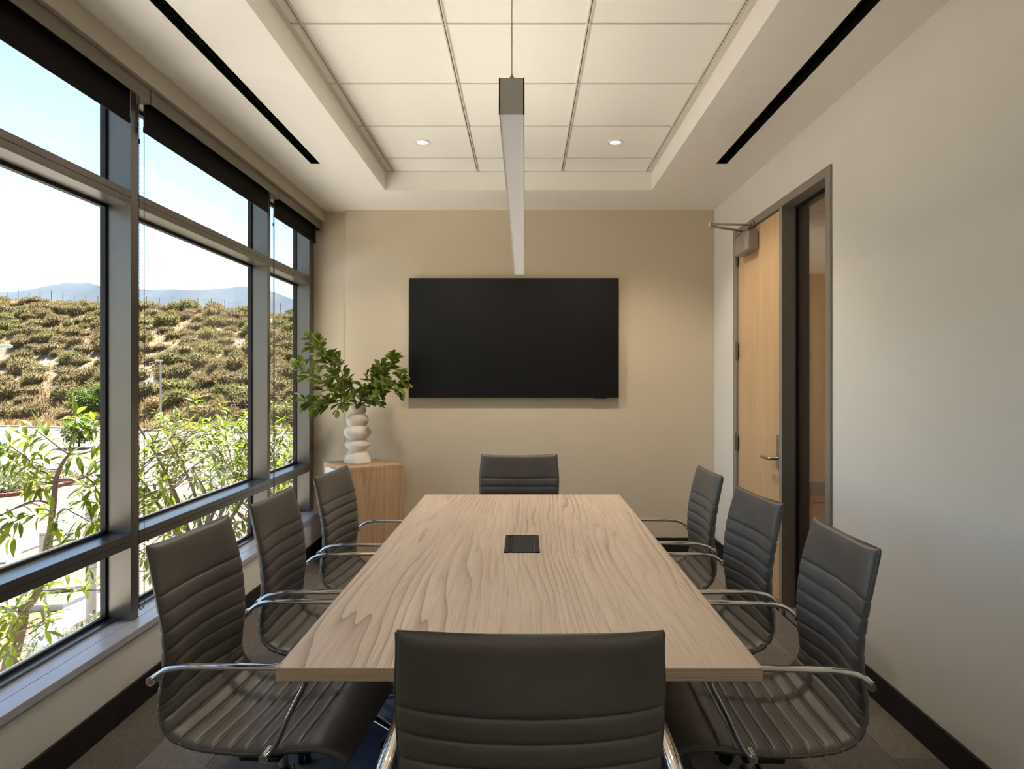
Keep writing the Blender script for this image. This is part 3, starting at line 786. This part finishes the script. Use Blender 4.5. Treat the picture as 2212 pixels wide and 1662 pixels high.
branches = [  # end offset from the vase mouth (pixels of the photo, depth), label
    ([(735, 800, -.02), (700, 770, -.03), (684, 738, -.02)], 'tallest leafy branch in the vase, rising beside the window'),
    ([(730, 850, -.08), (690, 820, -.12), (648, 792, -.1)], 'leafy branch in the vase stretching out towards the window glass'),
    ([(735, 872, -.14), (705, 868, -.2), (668, 872, -.16)], 'low leafy branch in the vase drooping over its left side'),
    ([(748, 850, .05), (725, 820, .06), (712, 785, .05)], 'leafy branch in the middle of the vase behind the others'),
    ([(800, 850, -.02), (830, 808, -.03), (852, 778, -.02)], 'leafy branch in the vase rising towards the television'),
    ([(810, 862, -.1), (845, 838, -.12), (866, 822, -.08)], 'leafy branch in the vase leaning lowest towards the television'),
    ([(785, 860, .05), (805, 828, .07), (822, 800, .06)], 'short leafy branch in the vase behind the right-hand branches')]
for pts, lab in branches:
    path = [VT + Vector((0, 0, -.2)), VT + Vector((0, 0, .0))] + [Vector((wx(px, 5.37 + dd), 5.37 + dd, wz(py, 5.37 + dd))) for px, py, dd in pts]
    cp = crom(path, 8)
    br = thing('leafy_branch', VT, lab, 'branch', 'cut branches in the vase')
    m_ = len(cp)
    mbs = MB().tube(cp, [.0042 - .003 * i / m_ for i in range(m_)], 6)
    spots = []
    for i in range(11, m_):
        f = (i - 11) / (m_ - 11)
        T = (cp[min(i + 1, m_ - 1)] - cp[i - 1]).normalized()
        if i % 2 == 0:                                        # side twig with a few leaves
            ang = rnd.random() * 6.28
            o_ = T.orthogonal().normalized(); sd = (Matrix.Rotation(ang, 3, T) @ o_)
            sd = (sd + T * .7).normalized(); ln = rnd.uniform(.05, .11) * (1.1 - .4 * f)
            e = cp[i] + sd * ln
            mbs.tube([cp[i], e], [.0016, .0009], 4)
            for w in range(4):
                spots.append((cp[i].lerp(e, .45 + .18 * w), (sd + Vector((rnd.uniform(-.9, .9), rnd.uniform(-.9, .9), rnd.uniform(-.5, .9))))))
        for w in range(2):
            spots.append((cp[i], T * .6 + Vector((rnd.uniform(-1, 1), rnd.uniform(-1, 1), rnd.uniform(-.6, .9)))))
    spots += [(cp[-1], (cp[-1] - cp[-4]).normalized() + Vector((rnd.uniform(-.6, .6), rnd.uniform(-.6, .6), rnd.uniform(-.3, .6)))) for _ in range(5)]
    mbs.build('stem', 'twig', br, smooth=60)
    for p, d in spots:
        o = link('leaf', rnd.choice(vleafm), br)
        o.matrix_basis = leaf_matrix(p - VT, d, rnd.uniform(-.9, .9), rnd.uniform(.06, .098))

# ================================================================ OUTSIDE
# parking lot and kerbs
B(-160, GX - .014, -40, 110, GZ - .3, GZ).build('parking_lot', 'asphalt', kind='structure')
B(GX - .075, GX - .014, RY, 12, GZ, SZ - .015).build('wall_outside', 'concrete', kind='structure')
EV = Vector((.955, -.296, 0)); NV = Vector((.296, .955, 0))   # along and across the foot of the hill
def hp_(a, b, z): return EV * a + NV * b + Vector((0, 0, z))
kb = MB()
c0, c1 = -200, 40
kb.add([hp_(c0, 60.0, GZ), hp_(c1, 60.0, GZ), hp_(c1, 60.4, GZ), hp_(c0, 60.4, GZ), hp_(c0, 60.0, GZ + .16), hp_(c1, 60.0, GZ + .16), hp_(c1, 60.4, GZ + .16), hp_(c0, 60.4, GZ + .16)],
       [(0, 3, 2, 1), (4, 5, 6, 7), (0, 1, 5, 4), (1, 2, 6, 5), (2, 3, 7, 6), (3, 0, 4, 7)])
kb.build('kerb_far', 'concrete', kind='structure')
# the hill
def hill_z(a, b):
    top = 16.2 + (a + 135) * (-.0645)                       # crest height falls to the right
    t = max(0, min(1, (b - 65) / 35)); s = t * (1.15 - .15 * t * t) if t < 1 else 1
    z = GZ + .1 + (top - GZ) * s
    z += (noise.noise(Vector((a * .06, b * .06, 0))) * .55 + noise.noise(Vector((a * .25, b * .25, 3))) * .3) * (.15 if b < 66 else 1)
    if b > 101: z -= (b - 101) * .12
    return z
mb = MB(); na, nb = 110, 56; vs = []; fs = []
for j in range(nb):
    b = 60.4 + 62 * j / (nb - 1)
    for i in range(na): a = -210 + 230 * i / (na - 1); vs.append(hp_(a, b, hill_z(a, b)))
for j in range(nb - 1):
    for i in range(na - 1): k = j * na + i; fs.append((k, k + 1, k + na + 1, k + na))
mb.add(vs, fs).build('hillside', 'hill', None, smooth=180, kind='structure')
# shrubs
def shrub_mesh(seed, mat, spiky=1.0, nb_=900):
    r = random.Random(seed); bm = bmesh.new(); bmesh.ops.create_icosphere(bm, subdivisions=3, radius=1)
    for v in bm.verts:
        n_ = noise.noise(v.co * 1.5 + Vector((seed, 0, 0))) * .3 + noise.noise(v.co * 4 + Vector((0, seed, 0))) * .2
        v.co *= 1 + n_; v.co.z = v.co.z * .75 + .35
    base = [v.co.copy() for v in bm.verts if v.co.z > -.1]
    mb = MB(); mb.add([tuple(v.co * .86) for v in bm.verts], [tuple(v.index for v in f.verts) for f in bm.faces]); bm.free()
    for _ in range(nb_):
        p = r.choice(base); d = (p.normalized() + Vector((r.uniform(-.8, .8), r.uniform(-.8, .8), r.uniform(-.2, .9)))).normalized()
        l = r.uniform(.12, .36) * spiky; s = d.cross(Vector((r.uniform(-1, 1), r.uniform(-1, 1), r.uniform(-1, 1)))).normalized() * r.uniform(.025, .06)
        q_ = p * r.uniform(.8, .98); mb.add([q_ - s, q_ + s, q_ + d * l], [(0, 1, 2)])
    return mb.mesh('shrub', mat)
sm = [shrub_mesh(1, 'shrub'), shrub_mesh(2, 'shrub2'), shrub_mesh(3, 'shrub'), shrub_mesh(4, 'shrub3', 1.3), shrub_mesh(5, 'shrub2', 1.2), shrub_mesh(6, 'shrub', 1.4)]
rnd = random.Random(21)
def seen(p):
    px = VX + F * p.x / p.y; return -60 < px < 660
cnt = 0; tries = 0; placed = []
rock = lambda p: noise.noise(p * .07 + Vector((3, 1, 0)))
while cnt < 295 and tries < 30000:
    tries += 1
    a, b = rnd.uniform(-165, -35), rnd.uniform(66.5, 99.5)
    p = hp_(a, b, hill_z(a, b))
    if not seen(p): continue
    px = VX + F * p.x / p.y
    if px < 215 and 74 < b < 83 and rnd.random() < .6: continue      # bare pale rock on the left
    s = rnd.uniform(.8, 1.9)
    if any((p - q_).length < (s + t_) * .6 for q_, t_ in placed): continue
    placed.append((p, s)); cnt += 1
    o = link('shrub', sm[rnd.choice([0, 0, 1, 2, 4, 5, 3 if b < 70 else 0])])
    o.location = p - Vector((0, 0, .25 * s)); o.scale = (s * rnd.uniform(.9, 1.3), s, s * rnd.uniform(.7, 1.05)); o.rotation_euler = (0, 0, rnd.random() * 6.28)
    kind_ = {0: 'dry olive', 1: 'greenish', 2: 'dry olive', 3: 'straw-coloured', 4: 'greenish', 5: 'spiky brown'}[sm.index(o.data)]
    hgt_ = 'low on the hillside' if b < 76 else 'halfway up the hillside' if b < 90 else 'near the crest of the hill'
    win_ = 'nearest' if px < 260 else 'middle' if px < 560 else 'narrow far'
    tag(o, '%s shrub %s, seen through the %s window' % (kind_, hgt_, win_), 'shrub', 'dry shrubs on the hillside')
mb = MB()                                                   # dry grass tufts between the shrubs
for _ in range(11000):
    b = rnd.choice([rnd.uniform(60.8, 70), rnd.uniform(66, 101)]); a = rnd.uniform(-175, -10); p = hp_(a, b, hill_z(a, b))
    px = VX + F * p.x / p.y
    if not -200 < px < 900: continue
    if px < 215 and 74 < b < 83 and rnd.random() < .85: continue
    h = rnd.uniform(.25, .75)
    for _k in range(6):
        d = Vector((rnd.uniform(-.6, .6), rnd.uniform(-.6, .6), 1)) * h; o_ = Vector((rnd.uniform(-.5, .5), rnd.uniform(-.5, .5), -.05)); s_ = Vector((rnd.uniform(-.12, .12), rnd.uniform(-.12, .12), 0))
        mb.add([p + o_ - s_, p + o_ + s_, p + o_ + d], [(0, 1, 2)])
gr = mb.build('dry_grass', 'shrub3', kind='stuff'); tag(gr, 'dry straw-coloured grass covering the hillside', 'grass')
# fence along the crest
fr = thing('wire_fence', hp_(-100, 100, hill_z(-100, 100)), 'thin wire fence with posts along the crest of the hill', 'fence')
fposts = []
a = -150
while a < -55:
    p = hp_(a, 100.3, hill_z(a, 100.3))
    if VX + F * p.x / p.y > -80: fposts.append(p)
    a += 2.75
for p in fposts: MB().cyl(p - Vector((0, 0, .3)), p + Vector((rnd.uniform(-.05, .05), 0, rnd.uniform(1.6, 2.1))), .045, n=6).build('post', 'bark', fr)
for hgt in (.5, 1.0, 1.5):
    MB().tube([p + Vector((0, 0, hgt)) for p in fposts], .012, 4).build('wire', 'pole', fr)
# mountains
sk = [(-400, 640), (-200, 634), (0, 631), (40, 630), (90, 620), (130, 613), (152, 610), (172, 613), (192, 611), (220, 620), (300, 625), (330, 627), (365, 625), (420, 628), (480, 623), (535, 619), (590, 630), (640, 650), (720, 668), (900, 690)]
mb = MB(); vs = []; n_ = 120; rows = [(1.0, 1.0), (.93, .8), (.85, .55), (.76, .3), (.66, .0)]
for (dd, hh) in rows:
    for i in range(n_):
        px = -400 + 1300 * i / (n_ - 1)
        for (a, ya), (b, yb) in zip(sk, sk[1:]):
            if a <= px <= b: y = ya + (yb - ya) * (px - a) / (b - a); break
        D = 2400; top = CZ + (VY - y) * D / F
        y_ = D * dd * (1 + .04 * noise.noise(Vector((px * .01, dd * 9, 0)))) if dd < 1 else D
        vs.append((wx(px, D), y_, GZ + (top - GZ) * hh * (1 + (.15 * noise.noise(Vector((px * .02, dd * 7, 1))) if dd < 1 else .004 * noise.noise(Vector((px * .1, 0, 0)))))))
fs = [(j * n_ + i + 1, j * n_ + i, (j + 1) * n_ + i, (j + 1) * n_ + i + 1) for j in range(len(rows) - 1) for i in range(n_ - 1)]
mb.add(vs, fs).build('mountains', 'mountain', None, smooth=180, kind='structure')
B(-3000, 400, 115, 2500, GZ - 1, GZ - .4).build('valley_floor', 'hill', kind='structure')

# lamp posts
def lamp_post(p, h, lab, toward=1):
    t_ = thing('lamp_post', p, lab, 'lamp post', 'parking lot lamp posts')
    MB().cyl(p, p + Vector((0, 0, .6)), .27, n=16).build('footing', 'concrete', t_, smooth=40)
    MB().cyl(p + Vector((0, 0, .6)), p + Vector((0, 0, h)), .11, .09, n=12).build('pole', 'pole', t_, smooth=40)
    B(p.x - .12 - (.42 if toward < 0 else 0), p.x + .12 + (.75 if toward > 0 else 0), p.y - .2, p.y + .2, p.z + h - .05, p.z + h + .12).build('lamp_head', 'lamp_white', t_, bevel=.03)
lamp_post(gp(347, 930), 7.35, 'tall grey lamp post standing in front of the hill in the middle window', -1)
d2 = 43; lamp_post(Vector((wx(-8, d2), d2, GZ)), 7.35, 'parking lamp post whose head shows at the left edge of the photo', 1)

# planting island with red kerb
def strip(pts, w, h, name, mat):
    mb = MB(); P = [Vector(p) for p in pts]
    L_ = []
    for i, p in enumerate(P):
        t_ = (P[min(i + 1, len(P) - 1)] - P[max(i - 1, 0)]); t_.z = 0; t_.normalize(); s_ = Vector((-t_.y, t_.x, 0)) * w / 2
        L_ += [p - s_, p + s_, p - s_ + Vector((0, 0, h)), p + s_ + Vector((0, 0, h))]
    fs = []
    for i in range(len(P) - 1):
        k = i * 4; fs += [(k + 2, k + 6, k + 7, k + 3), (k, k + 4, k + 6, k + 2), (k + 1, k + 3, k + 7, k + 5)]
    fs += [(0, 2, 3, 1), (len(L_) - 4, len(L_) - 3, len(L_) - 1, len(L_) - 2)]
    return mb.add(L_, fs).build(name, mat, kind='structure')
isl = [gp(-60, 1082), gp(0, 1075), gp(60, 1068), gp(100, 1059), gp(140, 1049), gp(162, 1040), gp(168, 1030), gp(150, 1021), gp(110, 1019), gp(60, 1012), gp(-60, 1008)]
isl = crom(isl, 4)
strip(isl, .3, .17, 'kerb_red', 'redcurb')
MB().prism([(p.x, p.y) for p in isl], GZ + .001, GZ + .12).build('planting_island', 'mulch', kind='structure')
strip([gp(-40, 1222), gp(0, 1198), gp(87, 1167), gp(168, 1090), gp(230, 1050)], 1.2, .06, 'path_white', 'concrete')
strip([gp(-40, 1319), gp(60, 1319), gp(133, 1318), gp(188, 1293), gp(290, 1250)], .22, .15, 'kerb_near', 'concrete')
sl_ = [gp(150, 1312), gp(290, 1252), gp(290, 1290), gp(190, 1338), gp(100, 1400), gp(50, 1400), gp(100, 1345)]
MB().prism([(p.x, p.y) for p in sl_][::-1], GZ + .001, GZ + .06).build('path_slate', 'slate', kind='structure')
strip([gp(290, 1292), gp(190, 1340), gp(150, 1362), gp(90, 1410)], .2, .12, 'kerb_slate', 'concrete')
MB().prism([(-13.2, 9.2), (GX - .08, 9.2), (GX - .08, 16), (-8.5, 16.2), (-11.0, 16.5), (-13.2, 16.5)], GZ + .0005, GZ + .03).build('mulch_bed', 'mulch', kind='structure')
B(-14.5, GX - .08, -12, 9.0, GZ + .001, GZ + .05).build('bounce_walkway', 'bounce_walkway', kind='structure')  # unseen pale paving, added to bounce sunlight up to the ceiling
ws = tag(MB().prism([(-.9, -.09), (.9, -.09), (.9, .09), (-.9, .09)], 0, .13).build('wheel_stop', 'concrete', None, bevel=.03), 'pale concrete wheel stop on the parking lot below the window', 'wheel stop')
ws.location = gp(147, 1277); ws.rotation_euler = (0, 0, R(20))

# sign and column outside
sp = gp(98, 1352); sg_ = thing('street_sign', sp, 'grey sign panel on a thin steel post below the nearest window', 'sign')
MB().cyl(sp, sp + Vector((0, 0, 2.05)), .03, n=10).build('post', 'pole', sg_, smooth=40)
B(sp.x - .11, sp.x + .11, sp.y - .05, sp.y - .03, sp.z + 1.55, sp.z + 2.05).build('sign_panel', 'pole', sg_, bevel=.008)
cp_ = gp(197, 1356); pc = thing('pillar', cp_, 'pale ribbed round pillar standing outside the nearest window', 'pillar')
MB().cyl(cp_, cp_ + Vector((0, 0, 1.3)), .105, n=20).build('shaft', 'concrete', pc, smooth=40)
for k in range(14):
    MB().lathe([(.085, 0), (.115, .012), (.115, .085), (.085, .098)], 20, cp_ + Vector((0, 0, 1.3 + k * .1))).build('ring', 'concrete', pc, smooth=30)

# leafy bushes near the lot
def bush(p, rx, rz, mat, n, ls, lab, seed, name='bush', group=None, shape='obov', wd=.5):
    r = random.Random(seed); t_ = thing(name, p, lab, 'bush', group)
    lm = leaf_mesh('l', mat, 1, wd, shape, .15, .1); mb = MB()
    core = shrub_mesh(seed, mat, .6, 60); co = link('twig_core', core, t_); co.scale = (rx * .72, rx * .72, rz * .85)
    for _ in range(n):
        d = Vector((r.gauss(0, 1), r.gauss(0, 1), abs(r.gauss(.3, .8)))).normalized()
        k = r.uniform(.72, 1.05); q_ = p + Vector((d.x * rx * k, d.y * rx * k, d.z * rz * k))
        mm = leaf_matrix(q_, d + Vector((r.uniform(-.8, .8), r.uniform(-.8, .8), r.uniform(-.3, .9))), r.uniform(-1, 1), ls * r.uniform(.7, 1.2))
        mb.add([mm @ Vector(v) for v in lm.v], lm.f)
    f_ = mb.build('foliage', mat, t_); f_['kind'] = 'stuff'; return t_
bush(gp(40, 1044) + Vector((0, 0, .1)), 1.5, .75, 'leaf_grey', 900, .17, 'largest rounded sage bush on the red-kerbed planting island', 31)
bush(gp(12, 1066) + Vector((0, 0, .1)), 1.1, .6, 'leaf_grey', 700, .16, 'low sage bush nearest the red kerb at the left edge', 32)
bush(gp(128, 1046) + Vector((0, 0, .1)), 1.0, .5, 'leaf_grey', 500, .16, 'small sage bush at the tip of the red-kerbed island', 33)
bush(gp(-20, 985) + Vector((0, 0, .1)), 1.2, .8, 'leaf_far', 500, .2, 'green bush on the lot at the far left edge', 34)
bush(Vector((-7.6, 11.6, GZ)), 1.0, 1.35, 'leaf_flower', 1500, .085, 'white-flowering bush below the nearest window', 35)
bush(Vector((-6.9, 9.6, GZ)), .95, 1.25, 'leaf_flower', 1200, .085, 'white-flowering bush beside the near tree trunk', 36)
bush(Vector((-8.0, 14.0, GZ)), .8, .9, 'leaf_grey', 700, .09, 'grey-green bush behind the pale pillar', 37)

# trees
def small_tree(p, h, r_, mat, n, ls, lab, seed, name='tree'):
    r = random.Random(seed); t_ = thing(name, p, lab, 'tree', 'small trees on the parking lot')
    MB().tube([p, p + Vector((.05, 0, h * .3)), p + Vector((-.05, .05, h * .6))], [.09, .07, .04], 8).build('trunk', 'bark', t_, smooth=50)
    mb = MB(); lm = leaf_mesh('l', mat, 1, .5, 'lance', .15, .1)
    blobs = [(p + Vector((r.uniform(-.6, .6) * r_, r.uniform(-.6, .6) * r_, h * r.uniform(.5, .85))), r_ * r.uniform(.35, .6)) for _ in range(12)]
    for _ in range(n):
        c, rr = r.choice(blobs); d = Vector((r.gauss(0, 1), r.gauss(0, 1), r.gauss(.2, 1))).normalized()
        mm = leaf_matrix(c + d * rr * r.uniform(.5, 1), d + Vector((r.uniform(-.8, .8), r.uniform(-.8, .8), r.uniform(-.8, .4))), r.uniform(-1, 1), ls * r.uniform(.7, 1.2))
        mb.add([mm @ Vector(v) for v in lm.v], lm.f)
    mb.build('foliage', mat, t_)['kind'] = 'stuff'
small_tree(gp(170, 968), 2.3, 1.45, 'leaf_far', 2600, .22, 'small round tree with a thin trunk on the parking lot', 41)
small_tree(gp(203, 925) , 4.6, 2.3, 'leaf_far', 3600, .3, 'bright green tree at the foot of the hill behind the first mullion', 42)

llm = [leaf_mesh('leaf', 'leaf_out', 1, .25 + .035 * i, 'lance', .18, .12 + .12 * i).mesh('leaf', 'leaf_out', 180) for i in range(3)]
lbase = [leaf_mesh('leaf', 'leaf_out', 1, .25 + .035 * i, 'lance', .18, .12 + .12 * i) for i in range(3)]
def rosettes(t_, org, tips, seed, nmin, nmax, size, maxobj):
    r = random.Random(seed); allm = []
    for p, d in tips:
        d = d.normalized(); n = r.randint(nmin, nmax); o_ = d.orthogonal().normalized(); ph = r.random() * 6.28
        for k in range(n):
            s_ = Matrix.Rotation(ph + 2.4 * k, 3, d) @ o_
            el = .25 + .9 * (k / n)
            v_ = d * (1.15 - el) + s_ * (.45 + el * .6) + Vector((0, 0, r.uniform(-.5, .05)))
            q_ = p - d * (.10 * k / n)
            allm.append(leaf_matrix(q_ + s_ * .008, v_, r.uniform(-.35, .35), size * r.uniform(.6, 1.15)))
    allm.sort(key=lambda m_: m_.translation.y)
    for m_ in allm[:maxobj]:
        o = link('leaf', r.choice(llm), t_); o.matrix_basis = Matrix.Translation(-Vector(org)) @ m_
    rest = allm[maxobj:]
    if rest:
        mb = MB()
        for m_ in rest:
            lb = r.choice(lbase); mb.add([m_ @ Vector(v) for v in lb.v], lb.f)
        mb.build('foliage', 'leaf_out', t_, smooth=180)['kind'] = 'stuff'
def px3(px, py, d): return Vector((wx(px, d), d, wz(py, d)))
# tree in the nearest window: limbs follow the photo at the trunk's distance
TA = 6.0; ta0 = Vector((wx(15, TA), TA, GZ))
tree = thing('tree', ta0, 'slender tree with large pointed leaves outside the nearest window', 'tree', 'leafy trees close to the building')
limbs = [
    ([ta0, px3(5, 1600, TA), px3(22, 1440, TA), px3(40, 1365, TA), px3(50, 1318, TA)], .075, .05),
    ([px3(50, 1318, TA), px3(42, 1295, TA + .1), px3(30, 1262, TA + .15), px3(12, 1235, TA + .2)], .032, .010),
    ([px3(50, 1318, TA), px3(72, 1292, TA), px3(98, 1235, TA), px3(106, 1170, TA), px3(116, 1085, TA), px3(122, 1034, TA), px3(136, 1000, TA), px3(150, 982, TA)], .042, .010),
    ([px3(150, 982, TA), px3(153, 960, TA - .05), px3(162, 938, TA - .1), px3(182, 925, TA - .15)], .008, .004),
    ([px3(150, 982, TA), px3(125, 965, TA), px3(95, 942, TA + .05), px3(70, 925, TA + .1)], .008, .0035),
    ([px3(150, 982, TA), px3(180, 980, TA), px3(210, 970, TA - .05)], .008, .004),
    ([px3(121, 1036, TA), px3(100, 1022, TA), px3(75, 1012, TA - .1), px3(58, 990, TA - .15), px3(20, 962, TA - .2)], .011, .004),
    ([px3(121, 1036, TA), px3(155, 1037, TA), px3(185, 1030, TA + .1), px3(222, 1008, TA + .2)], .014, .006),
    ([px3(185, 1030, TA + .1), px3(200, 1005, TA + .1), px3(220, 995, TA + .1)], .007, .004),
    ([px3(110, 1090, TA), px3(80, 1082, TA - .1), px3(40, 1095, TA - .2), px3(0, 1115, TA - .3)], .010, .005),
    ([px3(108, 1105, TA), px3(70, 1088, TA), px3(38, 1098, TA)], .007, .003),
    ([px3(103, 1200, TA), px3(130, 1105, TA - .3), px3(165, 1112, TA - .4), px3(198, 1130, TA - .4)], .009, .004),
    ([px3(98, 1235, TA), px3(120, 1200, TA - .2), px3(140, 1165, TA - .3)], .010, .005),
    ([px3(82, 1277, TA), px3(140, 1275, TA + .2), px3(180, 1276, TA + .2), px3(222, 1275, TA + .2)], .010, .004),
    ([px3(98, 1235, TA), px3(95, 1180, TA - .4), px3(112, 1125, TA - .5)], .010, .005),
    ([px3(185, 1030, TA), px3(205, 1050, TA), px3(215, 1090, TA)], .007, .004),
    ([px3(40, 1365, TA), px3(20, 1330, TA - .3), px3(5, 1310, TA - .4)], .014, .006),
    ([px3(40, 1365, TA), px3(90, 1345, TA - .6), px3(112, 1320, TA - .7)], .010, .005),
    ([px3(30, 1400, TA), px3(15, 1370, TA - .5), px3(45, 1330, TA - .6)], .010, .005)]
for pts, r0, r1 in limbs:
    c_ = crom(pts, 5); n_ = len(c_)
    MB().tube(c_, [r0 + (r1 - r0) * i / (n_ - 1) for i in range(n_)], 8).build('trunk' if r0 > .07 else 'branch', 'bark', tree, smooth=60)
tips = [(px3(*t_, TA + dd), Vector((vx, -.35, vz))) for t_, dd, vx, vz in [
    ((165, 895), -.1, .1, 1), ((182, 922), -.15, .6, .5), ((205, 908), -.1, .2, 1), ((70, 922), .1, -.5, .8), ((48, 945), .1, -.7, .4), ((92, 940), 0, -.4, .6), ((212, 950), -.05, .6, .5),
    ((150, 975), 0, 0, 1), ((170, 985), -.05, .8, .1), ((20, 960), -.2, -.6, .8), ((58, 988), -.15, -.2, .6), ((95, 985), -.1, .3, .6), ((30, 985), -.1, -.5, -.3), ((8, 1000), -.2, -.8, 0),
    ((85, 1040), -.1, -.7, .4), ((45, 1035), -.1, -.8, .1), ((70, 1060), -.1, -.5, -.5), ((110, 1100), -.5, 0, .7), ((62, 1110), -.2, -.7, .2), ((118, 1118), -.55, .4, .4),
    ((145, 1160), -.35, .4, .6), ((128, 1155), -.3, -.2, .8), ((175, 1165), -.2, .6, .2), ((8, 1120), -.3, -.8, .3), ((20, 1140), -.3, -.5, -.4), ((2, 1165), -.3, -.6, 0),
    ((190, 1070), 0, .4, .5), ((210, 1050), 0, .7, .4), ((215, 1090), 0, .5, -.2), ((205, 1020), .1, .3, .8), ((215, 985), .1, .6, .4), ((178, 1055), 0, -.4, .3), ((220, 1120), 0, .5, .2), ((200, 1140), -.1, .3, -.4),
    ((95, 1270), -.1, -.2, .8), ((185, 1262), .2, .5, .4), ((215, 1250), .1, .8, .5), ((140, 1262), .2, -.3, .5), ((12, 1310), -.4, -.6, .6), ((5, 1340), -.4, -.6, 0), ((20, 1325), -.3, .2, .8),
    ((15, 1375), -.5, -.5, .4), ((40, 1330), -.6, .3, .4), ((5, 1400), -.4, -.5, .3), ((95, 1345), -.6, .2, .8), ((112, 1330), -.7, .7, .3), ((30, 1420), -.5, .5, .2), ((55, 1290), -.2, .1, .9), ((218, 1190), .3, .6, .5), ((85, 1225), -.3, -.2, -.5)]]
rosettes(tree, ta0, tips, 51, 7, 10, .155, 300)
# dense trees further along the facade
def dense_tree(base, crown, rad, ntip, lab, seed, maxobj, leaf):
    r = random.Random(seed); t_ = thing('tree', base, lab, 'tree', 'leafy trees close to the building')
    fork = Vector((base.x, base.y, crown.z - rad.z * .75))
    MB().tube(crom([base, base.lerp(fork, .5) + Vector((.05, .04, 0)), fork], 5), [.085 - .004 * i for i in range(11)], 8).build('trunk', 'bark', t_, smooth=60)
    mains = []
    for k in range(8):
        an = k * 2.4 + r.random(); e = crown + Vector((math.cos(an) * rad.x * .6, math.sin(an) * rad.y * .6, r.uniform(-.5, .75) * rad.z))
        c_ = crom([fork, fork.lerp(e, .5) + Vector((r.uniform(-.15, .15), r.uniform(-.15, .15), r.uniform(0, .2))), e], 5)
        MB().tube(c_, [.034 - .0026 * i for i in range(len(c_))], 6).build('branch', 'bark', t_, smooth=60); mains.append(c_)
    tips = []; mb = MB()
    for k in range(ntip):
        d = Vector((r.gauss(0, 1), r.gauss(0, 1), r.gauss(0, 1))).normalized(); kk = r.uniform(.45, 1.0)
        p = crown + Vector((d.x * rad.x, d.y * rad.y, d.z * rad.z)) * kk * (1 + .3 * noise.noise(d * 2 + Vector((seed, 0, 0))))
        tips.append((p, d + Vector((0, 0, .6))))
        c_ = min((min(c, key=lambda q_: (q_ - p).length) for c in mains), key=lambda q_: (q_ - p).length)
        mb.tube([c_, c_.lerp(p, .5) + Vector((0, 0, -.04)), p], [.007, .005, .003], 4, caps=False)
    mb.build('twigs', 'twig', t_)['kind'] = 'stuff'
    rosettes(t_, base, tips, seed + 1, 6, 10, leaf, maxobj)
dense_tree(Vector((-3.95, 8.7, GZ)), Vector((-3.95, 8.7, .05)), Vector((1.2, 1.0, 1.2)), 300, 'dense yellow-green tree filling the lower middle window', 61, 300, .15)
dense_tree(Vector((-4.3, 12.4, GZ)), Vector((-4.3, 12.4, .1)), Vector((1.2, 1.2, 1.1)), 190, 'leafy tree seen through the narrow far window bay', 71, 200, .15)
